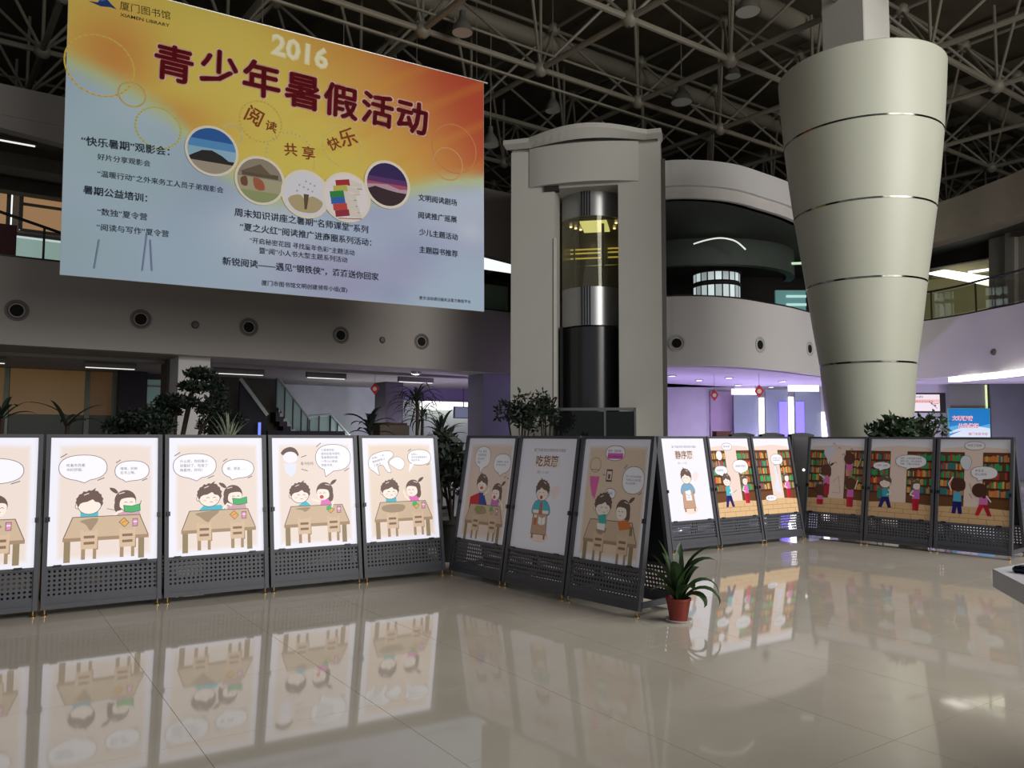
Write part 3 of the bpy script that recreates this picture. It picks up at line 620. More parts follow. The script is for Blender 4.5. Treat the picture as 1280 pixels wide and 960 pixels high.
rw_slab([(1130, 328), (1240, 316), (1240, 340), (1130, 352)], 3.0, 0.2, 'trim_16', mat('olive_cream_band', (170, 164, 128), 0.7))
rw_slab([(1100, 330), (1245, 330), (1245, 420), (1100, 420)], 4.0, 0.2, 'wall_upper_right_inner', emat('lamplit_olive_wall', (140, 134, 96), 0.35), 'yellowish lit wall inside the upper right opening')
P = [RW(x, y, 2.6) for x, y in ((1156, 342), (1180, 337), (1238, 346), (1238, 358))]
o = MB().add([tuple(p) for p in P] + [tuple(p + nR * 0.1) for p in P], [(0, 1, 2, 3), (7, 6, 5, 4), (0, 4, 5, 1), (1, 5, 6, 2), (2, 6, 7, 3), (3, 7, 4, 0)]).build('cove_light', M_warm); props(o, 'wedge of bright cove light above the upper right balcony', 'lamp')
P = [RW(x, y, 2.3) for x, y in ((1210, 339), (1238, 335), (1238, 338), (1210, 341.5))]
o = MB().add([tuple(p) for p in P] + [tuple(p + nR * 0.05) for p in P], [(0, 1, 2, 3), (7, 6, 5, 4), (0, 4, 5, 1), (1, 5, 6, 2), (2, 6, 7, 3), (3, 7, 4, 0)]).build('tube_light', M_lamp); props(o, 'thin tube lamp behind the upper right cove light', 'lamp')
# balustrade along the right part and the bay
rlr = thing('curved_balustrade', 'glass balustrade with dark rail above the right gallery front', 'railing', (B1.x, B1.y, 4.92), 0)
seg = [p for p in fps if p[0] > on_fp(1130, 400)[0].x]
seg = [(p[0] - 0.02, p[1] + 0.15) for p in seg]
MB().tube([(x, y, 5.72) for x, y in seg], 0.03, 8).build('handrail', M_black, rlr, world=True)
mb = MB(); mb.wallstrip(seg, 4.95, 5.66, 0.012); mb.build('glass_panel', glass('balustrade_glass', (236, 238, 228), 0.97), rlr, world=True)
for px in (1160, 1214, 1238, 1290):
    p, n = on_fp(px, 380); p = p - n * 0.15
    MB().tube([(p.x, p.y, 4.92), (p.x, p.y, 5.72)], 0.025, 8).build('post', M_black, rlr, world=True)

# ------------------------------------------------------------------ big tapered column
CX, CY = 6.37, 14.0
prof = [(0.56, 0), (0.60, 0.6), (0.645, 1.2), (0.70, 1.6), (0.745, 2.1), (0.80, 2.78), (0.91, 3.5), (1.0, 4.2), (1.10, 4.9), (1.185, 5.5), (1.265, 6.15), (1.335, 6.85), (1.385, 7.5), (1.42, 8.1), (1.40, 8.12), (0.2, 8.12)]
co = MB().lathe(prof, 72, 0, (CX, CY, 0)).build('column', M_cone, smooth=True); co['kind'] = 'structure'; co['label'] = 'big tapered cream column with four thin chrome rings'
for z, r_ in ((2.78, 0.80), (4.2, 1.0), (5.5, 1.185), (6.85, 1.335)):
    MB().lathe([(r_ - 0.01, z - 0.018), (r_ + 0.006, z - 0.014), (r_ + 0.008, z + 0.014), (r_ - 0.01, z + 0.02)], 72, 0, (CX, CY, 0)).build('metal_ring', mat('polished_ring', (120, 118, 110), 0.12, 1.0, noise=0.5, scale=6), co, smooth=True)
Rp = Matrix.Translation((CX - 0.05, CY, 0)) @ Matrix.Rotation(ANG, 4, 'Z')
struct('column_head', MB().box((-0.42, -0.42, 8.12), (0.42, 0.42, 12.5), 0, Rp), M_white, 'square concrete pillar on top of the tapered column', bevel=0.02)

# ------------------------------------------------------------------ elevator tower
tl = ATZ(638, 545, 0.0) if 0 else AT(638, 545, 17.8); tr_ = AT(829, 545, 17.1)
TW = math.hypot(tr_.x - tl.x, tr_.y - tl.y); ta = math.atan2(tr_.y - tl.y, tr_.x - tl.x)
tower = thing('elevator_tower', 'white elevator tower with a glazed slot and curved crown', 'elevator shaft', (tl.x, tl.y, 0), ta, None, 'structure')
k = TW / 191.0
x1, x2 = 57 * k, 138 * k
DPT = 3.0
MB().box((0, 0, 0), (x1, DPT, 7.15)).build('jamb', M_white, tower); MB().box((x2, 0, 0), (TW, DPT, 7.15)).build('jamb', M_white, tower)
MB().box((0, 0, 7.15), (TW, DPT, 8.05)).build('lintel', M_white, tower)
MB().box((x1, DPT - 0.2, 0), (x2, DPT, 8.0)).build('shaft_back', M_dark, tower)
def arcp(xa, xb, bulge, n=14, y0=0.0): return [(xa + (xb - xa) * i / n, y0 - bulge * math.sin(PI * i / n) ** 0.8) for i in range(n + 1)]
MB().wallstrip(arcp(24 * k, 164 * k, 0.22, 16, -0.02), 7.2, 8.1, 0.25).build('curved_header', M_white, tower, smooth=True)
cr = [(-0.18, 0.25), (-0.16, -0.16)] + [(25 * k + (150 * k) * i / 14, -0.18 - 0.35 * math.sin(PI * i / 14)) for i in range(15)] + [(TW + 0.02, -0.2), (TW + 0.05, 0.3)]
crown = MB(); n_ = len(cr)
crI = [(p[0] * 0.96 + 0.05, p[1] + 0.14) for p in cr]
bulge = [0.0 if (p[0] < 20 * k or p[0] > 170 * k) else 0.12 * math.sin(PI * (p[0] - 20 * k) / (150 * k)) for p in cr]
crown.add([(p[0], p[1], 8.12) for p in crI] + [(p[0], p[1], 8.2 + b) for p, b in zip(cr, bulge)] + [(p[0], p[1], 8.3 + b) for p, b in zip(cr, bulge)] + [(p[0] * 0.9 + 0.1, 1.2, 8.3) for p in cr],
          [(j * n_ + i, j * n_ + i + 1, (j + 1) * n_ + i + 1, (j + 1) * n_ + i) for j in range(3) for i in range(n_ - 1)])
crown.box((0, 0.1, 8.0), (TW, DPT, 8.28)); crown.build('crown', M_white, tower)
MB().box((x1 - 0.02, -0.03, 0), (x1 + 0.05, 0.02, 6.0)).build('corner_bead', mat('pale_bead', (200, 198, 190), 0.4), tower)
MB().box((x1 - 13 * k, -0.06, 7.08), (x1 + 0.1, 0.1, 7.2)).build('dark_lip', M_dark, tower)
ct = thing('conduit_strip', 'vertical metal strip on the right edge of the elevator tower', 'pipe', (tr_.x + 0.1, tr_.y + 0.25, 0), ta)
MB().box((-0.06, -0.05, 0), (0.05, 0.1, 7.75)).build('metal_strip', mat('grey_metal_strip', (110, 106, 100), 0.35, 0.7), ct)

# elevator car
car = thing('elevator_car', 'glass elevator car with striped metal bands in the tower slot', 'elevator', (tl.x, tl.y, 0), ta)
xc0, xc1 = 60.5 * k, 137.5 * k; xm = (xc0 + xc1) / 2
def zt_(py): return AT(735, py, 17.5).z
zA, zB, zC, zD = zt_(223), zt_(265), zt_(355), zt_(404)
M_band = mat('brushed_steel_band', (168, 168, 168), 0.32, 0.75, noise=0.05, scale=2)
arcC = arcp(xc0, xc1, 0.42, 16, 0.75)
MB().wallstrip(arcC, zB, zA, 0.05).build('upper_band', M_band, car, smooth=True)
MB().wallstrip(arcC, zD, zC, 0.05).build('lower_band', M_band, car, smooth=True)
def arc_at(x):
    t = (x - xc0) / (xc1 - xc0); return 0.75 - 0.42 * math.sin(PI * t) ** 0.8
for px in (727.5, 731, 734.5, 738):
    x = (px - 638) * k
    for za, zb_ in ((zB, zA), (zD, zC)): MB().box((x - 0.016, arc_at(x) - 0.02, za), (x + 0.016, arc_at(x) + 0.03, zb_)).build('black_stripe', M_black, car)
MB().wallstrip(arcC, zC, zB, 0.015).build('curved_glass', glass('car_glass', (226, 222, 196), 0.94), car, smooth=True)
M_carw = mat('olive_bronze_wall', (66, 58, 42), 0.3, 0.4, noise=0.1)
MB().box((xc0, 2.3, zC - 0.2), (xc1, 2.4, zB + 0.1)).build('back_wall', M_carw, car)
MB().box((xc0 - .02, 0.8, zC - 0.2), (xc0, 2.4, zB)).build('side_wall', M_carw, car); MB().box((xc1, 0.8, zC - 0.2), (xc1 + .02, 2.4, zB)).build('side_wall', M_carw, car)
MB().box((xc0, 0.8, zB), (xc1, 2.4, zB + 0.06)).build('car_ceiling', mat('bronze_ceiling', (96, 74, 40), 0.35, 0.5), car)
MB().box((xc0, 0.8, zC - 0.1), (xc1, 2.4, zC - 0.02)).build('car_floor', M_dark, car)
MB().box((xc0 + 0.42, 0.75, zB - 0.05), (xc0 + 1.05, 1.7, zB - 0.01)).build('ceiling_light_panel', emat('warm_panel', (228, 232, 176), 1.5), car)
for x in (0.16, 0.26, 0.36, 1.18, 1.26, 1.34):
    i = round(x * 10) % 3
    MB().lathe([(0, -0.03), (0.03, -0.03), (0.035, 0)], 12, 0, (xc0 + x, 0.9 + 0.3 * ((x * 10) % 4) / 2, zB - 0.02)).build('spotlight', emat('spot_warm', (255, 250, 220), 3.0), car)
for z in (0.32, 0.42, 0.55): MB().box((xc0, 2.26, zB - z - 0.02), (xc1, 2.3, zB - z + 0.01)).build('glow_strip', emat('warm_strip', (235, 215, 110), 0.8), car)
MB().tube([(xc0, 2.1, zC + 0.85), (xc1, 2.1, zC + 0.85)], 0.02).build('handrail', M_chrome, car)
MB().box((xc0 + 0.92, 0.9, zC), (xc0 + 0.98, 1.0, zB)).build('corner_post', mat('bronze_post', (70, 62, 36), 0.4, 0.5), car); MB().box((xc0 + 0.16, 1.6, zC), (xc0 + 0.2, 1.66, zB)).build('corner_post', mat('bronze_post', (70, 62, 36), 0.4, 0.5), car)
MB().box((xc0 + 0.78, 2.2, zB - 1.3), (xc0 + 0.95, 2.28, zB - 0.3)).build('door_panel', mat('grey_green_door', (74, 76, 62), 0.4), car)
# glazed shaft below the car
sh = thing('shaft_glazing', 'dark glazed shaft front below the elevator car', 'glass panel', (tl.x, tl.y, 0), ta)
arcS = arcp(xc0 + 0.05, xc1, 0.35, 12, 0.7)
MB().wallstrip(arcS, 1.9, zD - 0.03, 0.04).build('dark_glass', mat('dark_tinted_glass', (44, 44, 46), 0.22), sh, smooth=True)
for x in (xc0, xc1 - 0.03): MB().box((x - 0.02, 0.5, 1.8), (x + 0.05, 0.72, zD)).build('post', M_black, sh)
# ground-level glass enclosure
en = thing('glass_enclosure', 'low glass enclosure with steel top at the elevator tower foot', 'glass enclosure', (tl.x, tl.y, 0), ta)
ex0, ex1 = 62 * k, 160 * k; ez = AT(780, 510, 16.6).z
MB().box((ex0, -0.9, 0), (ex1, -0.88, ez - 0.08)).build('front_glass', glass('dark_clear_glass', (60, 64, 62), 0.8), en)
MB().box((ex0, -0.93, ez - 0.06), (ex1, -0.87, ez)).build('top_rail', mat('silver_rail', (120, 124, 120), 0.3, 0.6), en)
for x in (ex0, ex0 + (ex1 - ex0) * .64, ex1): MB().box((x - 0.02, -0.93, 0), (x + 0.02, -0.89, ez)).build('post', mat('silver_rail', (120, 124, 120)), en)
MB().box((ex1 - 0.05, -0.9, 0), (ex1, 0, ez)).build('side_frame', mat('pale_bead', (200, 198, 190), 0.4), en)
for x in (ex0 + .75, ex0 + .9, ex0 + 1.12, ex0 + 1.25): MB().tube([(x, -0.6, 0), (x, -0.6, ez - 0.4)], 0.02).build('inner_rod', M_chrome, en)
struct('wall_tower_door', MB().box((x1, 0.2, 0), (x2, 0.3, 1.9), 0, M_OF[tower.name]), mat('dark_elevator_door', (30, 28, 28), 0.4))

# ------------------------------------------------------------------ space-frame roof truss
H_ = 9.5
N0 = ATZ(787, 23, H_); DU = ATZ(913, 75, H_) - N0; DV = ATZ(675, 87, H_) - N0; DU.z = DV.z = 0
DV = (DV + (ATZ(798, 127, H_) - ATZ(913, 75, H_))) * 0.5; DV.z = 0
HU = 1.9
def node(i, j): return N0 + DU * i + DV * j
def unode(i, j): return N0 + DU * (i + .5) + DV * (j + .5) + Vector((0, 0, HU))
def proj(p):
    d = p - EYE; zc = d.dot(fwd)
    if zc < 0.5: return None
    return 640 + F_PX * d.dot(rt) / zc, 480 - F_PX * d.dot(up) / zc
def okn(p, m=190):
    q = proj(p); return q is not None and -m < q[0] < 1280 + m and -m - 120 < q[1] < 330 and p.y < 36
truss = thing('space_frame', 'grey tubular space-frame roof truss with ball joints', 'roof truss', (N0.x, N0.y, H_), 0)
def cyl_me(name, r, m, seg=8):
    mb = MB(); mb.lathe([(r, 0), (r, 1)], seg); return mb.mesh(name, m, True)
ms = {'chord': cyl_me('chord', 0.062, M_steel), 'upper_chord': cyl_me('upper_chord', 0.042, M_steel), 'brace': cyl_me('brace', 0.034, M_steel), 'hanger_post': cyl_me('hanger_post', 0.036, M_steel)}
ball = MB().lathe([(0.02, -0.17), (0.09, -0.145), (0.15, -0.08), (0.17, 0), (0.15, 0.08), (0.09, 0.145), (0.02, 0.17)], 14).mesh('ball_joint', M_steel, True)
base = Vector((N0.x, N0.y, H_)); jobs = []
for i in range(-12, 11):
    for j in range(-6, 10):
        a = node(i, j)
        if okn(a):
            jobs.append((a.y, 'ball_joint', a, None))
            for b in (node(i + 1, j), node(i, j + 1)): jobs.append((a.y, 'chord', a, b))
            for di in (-1, 0):
                for dj in (-1, 0): jobs.append((a.y, 'brace', a, unode(i + di, j + dj)))
            jobs.append((a.y, 'hanger_post', a, a + Vector((0, 0, HU))))
        c_ = unode(i, j)
        if okn(c_):
            jobs.append((c_.y, 'ball_joint', c_, None))
            for b in (unode(i + 1, j), unode(i, j + 1)): jobs.append((c_.y, 'upper_chord', c_, b))
jobs.sort(key=lambda q: q[0]); cnt = {}; over = MB()
def inside_col(p): return False
for _, kd, a, b in jobs:
    cnt[kd] = cnt.get(kd, 0) + 1
    if kd == 'ball_joint':
        if cnt[kd] <= 300: put(kd, ball, truss, Matrix.Translation(a - base))
        continue
    d = b - a
    if cnt[kd] <= 300:
        q = Vector((0, 0, 1)).rotation_difference(d.normalized())
        put(kd, ms[kd], truss, Matrix.Translation(a - base) @ q.to_matrix().to_4x4() @ Matrix.Diagonal((1, 1, d.length, 1)))
    else: over.tube([a - base, b - base], 0.045, 6)
if over.v: o = over.build('far_braces', M_steel, truss, smooth=True); o['kind'] = 'stuff'
# pipes, ducts under and inside the truss
def pipe(px, py, z, r, s0, s1, name, label, m=M_steel, cat='pipe', dirv=None):
    p = ATZ(px, py, z); d = dirv or U
    o = MB().tube([p + d * s0, p + d * (s0 + s1) / 2, p + d * s1], r, 12).build(name, m, smooth=True); props(o, label, cat); return p
pipe(460, 37, 9.15, 0.028, -14, 9, 'sprinkler_pipe', 'thin pipe running just above the top edge of the banner')
pipe(607, 41, 9.75, 0.028, -12, 8, 'sprinkler_pipe', 'thin pipe passing right beside the dome lamp near the banner')
pipe(700, 60, 11.2, 0.22, -14, 10, 'air_duct', 'round grey duct running inside the truss above the elevator tower', mat('duct_grey', (120, 114, 100), 0.6), 'duct')
pipe(1000, 30, 11.4, 0.24, -9, 12, 'air_duct', 'round grey duct running inside the truss behind the big column', mat('duct_grey', (120, 114, 100), 0.6), 'duct')
pipe(1225, 130, 10.9, 0.2, -1.5, 6, 'air_duct', 'short grey duct in the truss right of the big column', mat('duct_grey', (120, 114, 100), 0.6), 'duct')
for k in range(10):
    p = S(-10 + 4 * k, 0, 12.4)
pur = MB()
for k in range(-6, 12):
    a = N0 + DU * (k) ; pur.bar(Vector((a.x, a.y, 12.35)) - V * 16, Vector((a.x, a.y, 12.35)) + V * 22, 0.12, 0.25)
o = pur.build('purlins', M_deck, bpy.data.objects['ceiling']); o['kind'] = 'stuff'
# high-bay lamps
def highbay(px, py, z, label, r=0.24, lit=0.0):
    p = ATZ(px, py, z); o = thing('high_bay_lamp', label, 'lamp', tuple(p), 0, 'dome lamps hanging from the roof truss')
    MB().lathe([(r, -0.02), (r * 0.98, 0.02), (r * 0.8, 0.14), (r * 0.45, 0.24), (r * 0.3, 0.3), (r * 0.3, 0.42), (0.02, 0.44)], 24).build('dome_shade', mat('dome_shade', (92, 90, 84), 0.3, 0.2), o, smooth=True)
    MB().lathe([(0, -0.015), (r * 0.95, -0.015)], 24).build('lens', emat('dim_lens', (150, 150, 140), 0.06), o)
    MB().tube([(0, 0, 0.42), (0, 0, max(0.8, 12.4 - z))], 0.012, 6).build('suspension_rod', M_steel, o)
highbay(578, 40, 9.4, 'dome lamp hanging just above the banner right end', 0.21); highbay(852, 127, 9.3, 'dome lamp hanging above the gap between tower and big column', 0.25)
highbay(935, 14, 9.6, 'dome lamp hanging at the top left of the big column'); highbay(613, 181, 8.2, 'small pendant lamp hanging right of the banner', 0.2)
highbay(691, 138, 9.0, 'small pendant lamp hanging above the left of the elevator tower', 0.18); highbay(916, 95, 10.6, 'dome lamp tucked high inside the truss between tower and column', 0.2)

# ------------------------------------------------------------------ hanging banner
tbn = None
YB0 = 12.2
b0 = AT(75, 343, YB0)                       # lower left corner
ANGB = math.radians(31.2); TILT = math.radians(0.5)
b_n = Vector((-math.sin(ANGB), math.cos(ANGB), 0))
MBN = Matrix.Translation(b0) @ Matrix.Rotation(ANGB, 4, 'Z') @ Matrix.Rotation(-TILT, 4, 'Y'); MBI = MBN.inverted()
def BN(px, py): return MBI @ PLN(px, py, b0, b_n)
BW = BN(605, 389).x; BH = BN(82, -34).z
ban = thing('event_banner', 'huge printed banner for youth summer activities hanging above the left gallery', 'banner', tuple(b0), ANGB)
ban.rotation_euler = (0, -TILT, ANGB); ban.rotation_euler = MBN.to_euler(); ztop = b0.z + BH
def buv(px, py):
    p = BN(px, py); return p.x / BW * 100, (BH - p.z) / BH * VV
VV = 100 * BH / BW
c = Canvas(BW, BH, 100, VV, 0.00012)
def sst(a, b, x): t = min(1, max(0, (x - a) / (b - a))); return t * t * (3 - 2 * t)
def mixc(a, b, t): return tuple(x + (y - x) * t for x, y in zip(a, b))
random.seed(4)
NB = [(random.uniform(0, 100), random.uniform(0, VV), random.uniform(3, 10), random.choice(((170, 164, 206), (214, 226, 240), (150, 172, 206), (176, 204, 214)))) for _ in range(60)]
def bedge(u):      # v below which the print turns blue
    P = [(0, .30), (12, .36), (20, .42), (30, .57), (42, .66), (60, .63), (76, .55), (88, .48), (100, .44)]
    for a, b in zip(P[:-1], P[1:]):
        if u <= b[0]: return VV * (a[1] + (b[1] - a[1]) * (u - a[0]) / (b[0] - a[0]))
    return VV * P[-1][1]
def bcol(u, v):
    y = (228, 204, 96); orr = (218, 152, 76); red = (192, 74, 50)
    col = mixc(y, orr, max(math.exp(-((u - 9) / 9) ** 2 - ((v - 15) / 10) ** 2), 0.85 * math.exp(-((u - 20) / 12) ** 2 - ((v - 27) / 5) ** 2), sst(45, 85, u + (20 - v) * 0.9) * 0.9))
    col = mixc(col, red, sst(72, 108, u + (18 - v) * 0.75) * 0.95)
    rayv = 0.5 + 0.5 * math.sin((u * 0.45 + v * 0.75 - 10) * 0.75)
    if u > 40 and v < 30: col = mixc(col, (222, 160, 60), 0.3 * sst(0.75, 1, rayv) * sst(40, 60, u))
    col = mixc(col, (222, 205, 90), 0.4 * math.exp(-((u - 50) / 26) ** 2 - ((v - 34) / 10) ** 2))
    bl = (182, 204, 228)
    for (a, b, r_, q) in NB:
        d = ((u - a) / (r_ * 1.6)) ** 2 + ((v - b) / r_) ** 2
        if d < 4: bl = mixc(bl, q, 0.55 * math.exp(-d))
    e = bedge(u); t = sst(e - 5, e + 4, v); mid = (196, 208, 160)
    return mixc(mixc(col, mid, min(1, 2 * t)), bl, max(0, 2 * t - 1))
nu, nv_ = 110, 72
gv = [[(i * 100 / nu, j * VV / nv_) for i in range(nu + 1)] for j in range(nv_ + 1)]
gc = [[lin(bcol(*gv[j][i])) for i in range(nu + 1)] for j in range(nv_ + 1)]
for j in range(nv_ + 1):
    for i in range(nu + 1): c.v.append(c.pt(*gv[j][i]))
for j in range(nv_):
    for i in range(nu):
        a = j * (nu + 1) + i; c.f.append((a, a + nu + 1, a + nu + 2, a + 1)); c.c.append([gc[j][i], gc[j + 1][i], gc[j + 1][i + 1], gc[j][i + 1]])
def bt(s, p0, p1, col, off=0.0, k=1.0, step=1):
    a = buv(*p0); b = buv(*p1); vs, fs, x0, x1 = text_geo(s, off); L = math.hypot(b[0] - a[0], b[1] - a[1])
    c.text(s, a[0], a[1], L / (x1 - x0) * k, col, off, b[0], b[1], 0.0, step)
def bell(px, py, rx, col, ry=None, n=30):
    a = buv(px, py); e = buv(px + rx, py); r_ = abs(e[0] - a[0]); c.ell(a[0], a[1], r_, (ry or rx) / rx * r_, col, n)
# bubbles
c.k = 8
def bubble(px, py, r_, col, w=0.35):
    a = buv(px, py); e = buv(px + r_, py)[0] - a[0]
    c.line([(a[0] + e * math.cos(t), a[1] + e * math.sin(t)) for t in [2 * PI * i / 36 for i in range(37)]], w, col)
bubble(125, 82, 43, (226, 196, 90)); bubble(165, 118, 17, (226, 196, 120)); bubble(198, 160, 28, (206, 205, 120)); bubble(568, 186, 27, (214, 140, 84)); bubble(560, 205, 18, (224, 170, 110)); bubble(428, 183, 24, (226, 208, 120)); bubble(364, 196, 30, (226, 208, 120)); bubble(326, 152, 26, (226, 200, 100)); bubble(290, 168, 13, (232, 218, 160))
INK = (34, 44, 66)
# logo
P = [buv(*q) for q in ((110, 1), (122, 3), (130, -6), (138, 4), (146, 12), (138, 9), (126, 8))]; c.poly(P, (30, 60, 120))
P = [buv(*q) for q in ((114, -4), (126, -14), (136, -2), (128, 2))]; c.poly(P, (60, 110, 180))
bt('厦门图书馆', (150, 11), (213, 24), (50, 40, 20), 0.0); bt('XIAMEN LIBRARY', (150, 20), (212, 34), (50, 40, 20), 0.01, 0.8)
bt('2016', (338, 66), (410, 87), (240, 225, 170), 0.05, 1.0); bt('2016', (339, 66), (409, 86), (250, 240, 205), 0.01, 1.0)
# title: five and two characters, each placed by itself with a pale halo
for ch, xa, ya, xb, yb in (('青', 193, 92, 240, 103), ('少', 250, 96, 296, 107), ('年', 304, 112, 349, 122), ('暑', 356, 126, 399, 136), ('假', 405, 138, 446, 148), ('活', 452, 148, 490, 158), ('动', 496, 158, 533, 167)):
    for q in range(12): bt(ch, (xa + 2.6 * math.cos(q * PI / 6), ya + 2.6 * math.sin(q * PI / 6)), (xb + 2.6 * math.cos(q * PI / 6), yb + 2.6 * math.sin(q * PI / 6)), (246, 214, 206), 0, 0.98, 3 if q == 0 else 0)
    for q in range(8): bt(ch, (xa + 1.25 * math.cos(q * PI / 4), ya + 1.25 * math.sin(q * PI / 4)), (xb + 1.25 * math.cos(q * PI / 4), yb + 1.25 * math.sin(q * PI / 4)), (150, 26, 38), 0, 0.98, 4 if q == 0 else 0)
for ch, xa, ya, xb, yb in (('阅', 305, 147, 324, 158), ('读', 331, 161, 345, 166), ('共', 356, 193, 372, 194), ('享', 378, 197, 394, 199), ('快', 413, 188, 427, 183), ('乐', 428, 183, 448, 178)):
    bt(ch, (xa, ya), (xb, yb), (140, 62, 22), 0.012)
for s_, a, b, o_ in (('“快乐暑期”观影会：', (102, 180), (212, 194), 0.01), ('好片分享观影会', (122, 199), (188, 208), 0.0), ('“温暖行动”之外来务工人员子弟观影会', (122, 220), (279, 241), 0.0), ('暑期公益培训：', (104, 241), (184, 252), 0.012),
                     ('“数独”夏令营', (122, 268), (184, 275), 0.0), ('“阅读与写作”夏令营', (121, 287), (211, 296), 0.0),
                     ('周末知识讲座之暑期“名师课堂”系列', (293, 269), (460, 291), 0.008), ('“夏之火红”阅读推广进商圈系列活动：', (300, 287), (464, 307), 0.008), ('“开启秘密花园 寻找童年色彩”主题活动', (312, 303), (443, 319), 0.0), ('暨“阅”小人书大型主题系列活动', (324, 316), (434, 328), 0.0),
                     ('新锐阅读——遇见“钢铁侠”，滴滴送你回家', (278, 330), (473, 350), 0.008), ('厦门市图书馆文明创建领导小组(宣)', (327, 356), (434, 365), 0.0),
                     ('文明阅读剧场', (523, 250), (571, 257), 0.008), ('阅读推广巡展', (523, 272), (571, 278), 0.008), ('少儿主题活动', (524, 293), (572, 300), 0.008), ('主题图书推荐', (524, 315), (572, 321), 0.008), ('更多活动请扫描关注官方微信平台', (524, 374), (588, 379), 0.0)):
    bt(s_, a, b, INK, o_)
# photo discs
def disc(px, py, r_, bg, draw):
    bell(px, py, r_ + 3.2, (236, 226, 208)); bell(px, py, r_, bg)
    a = buv(px, py); e = buv(px + r_, py)[0] - a[0]; draw(a[0], a[1], e)
def half(a, b, e, v0, col, top=None):   # part of the disc below height v0 (in disc radii), with an optional top profile
    t0_ = math.asin(max(-1, min(1, v0))); pts_ = [(a + e * math.cos(t), b + e * math.sin(t)) for t in [t0_ + (PI - 2 * t0_) * i / 16 for i in range(17)]]
    if top: pts_ += [(a + e * x, b + e * y) for x, y in top]
    c.poly(pts_, col)
def d1(a, b, e):
    half(a, b, e, -0.45, (90, 150, 205)); half(a, b, e, -0.1, (150, 190, 215)); half(a, b, e, 0.35, (40, 36, 38), [(-0.7, 0.2), (-0.4, 0.02), (0, -0.02), (0.4, 0.15), (0.7, 0.35)]); half(a, b, e, 0.5, (170, 158, 140))
disc(265, 189, 30, (40, 96, 168), d1)
def d2(a, b, e):
    half(a, b, e, -0.1, (176, 170, 140)); c.rect(a - .8 * e, b - .35 * e, a + .8 * e, b - .15 * e, (96, 84, 66)); c.poly([(a - .9 * e, b - .3 * e), (a, b - .75 * e), (a + .5 * e, b - .3 * e)], (110, 96, 74))
    c.blob([(a - .3 * e, b - .1 * e), (a + .1 * e, b), (a + .2 * e, b + .4 * e), (a - .2 * e, b + .4 * e)], (170, 96, 66)); c.blob([(a - .85 * e, b), (a - .6 * e, b - .1 * e), (a - .55 * e, b + .3 * e), (a - .8 * e, b + .3 * e)], (120, 76, 56)); half(a, b, e, .5, (150, 160, 110))
disc(325, 226, 28, (150, 140, 124), d2)
def d3(a, b, e):
    c.blob([(a - .8 * e, b + .3 * e), (a - .3 * e, b + .05 * e), (a, b + .25 * e), (a + .3 * e, b + .05 * e), (a + .8 * e, b + .3 * e), (a + .5 * e, b + .75 * e), (a, b + .85 * e), (a - .5 * e, b + .75 * e)], (186, 168, 128)); c.poly([(a - .1 * e, b), (a + .15 * e, b), (a + .05 * e, b + .7 * e), (a - .05 * e, b + .7 * e)], (96, 80, 54))
    for q in range(8): c.ell(a + e * .1 * ((q * 7) % 9 - 4), b - e * (.1 + .07 * q), .25, .25, (170, 165, 175), 6)
disc(382, 243, 27, (226, 226, 236), d3)
def d4(a, b, e):
    for q, (col, dx) in enumerate((((170, 40, 50), .1), ((196, 190, 90), 0), ((40, 140, 70), -.15), ((50, 100, 180), -.1), ((200, 70, 60), 0), ((150, 40, 60), .1))):
        y = b - .75 * e + q * .27 * e; c.poly([(a + (dx - .62) * e, y + .06 * e), (a + (dx + .0) * e, y - .08 * e), (a + (dx + .05) * e, y + .2 * e), (a + (dx - .58) * e, y + .34 * e)], col); c.poly([(a + (dx + .0) * e, y - .08 * e), (a + (dx + .6) * e, y + .05 * e), (a + (dx + .6) * e, y + .25 * e), (a + (dx + .05) * e, y + .2 * e)], (225, 215, 205)); c.line([(a + (dx - .45) * e, y + .38 * e), (a + (dx + .6) * e, y + .27 * e)], .18, col)
disc(433, 247, 27, (236, 228, 232), d4)
def d5(a, b, e):
    half(a, b, e, -.3, (96, 50, 110)); half(a, b, e, -.05, (176, 80, 110)); half(a, b, e, .1, (190, 160, 180), [(-.6, .05), (0, .0), (.6, .15)]); half(a, b, e, .3, (56, 34, 44), [(-.6, .15), (0, .25), (.5, .3)])
disc(484, 231, 25, (50, 30, 90), d5)
# faint ship and splash shapes of the lower print
for (xa, ya, xb, yb) in ((118, 335, 124, 300), (178, 338, 184, 290), (190, 338, 188, 300)):
    c.line([buv(xa, ya), buv(xb, yb)], 0.25, (140, 150, 185))
c.build('printed_sheet', print_mat('banner_print', 0.0, 0.97, 0.6), ban)
MB().box((-0.005, 0.002, -0.005), (BW + 0.005, 0.012, BH + 0.005)).build('sheet_back', mat('white_banner_back', (190, 190, 190), 0.7), ban)
MB().tube([(-0.1, 0.02, BH), (BW + 0.1, 0.02, BH)], 0.025).build('top_rod', M_chrome, ban)
for x in (0.15, BW * .2, BW * .4, BW * .6, BW * .8, BW - 0.15): MB().tube([(x, 0.02, BH), (x, 0.02, max(0.3, 11.0 - ztop) + BH)], 0.006, 5).build('hanging_wire', M_steel, ban)

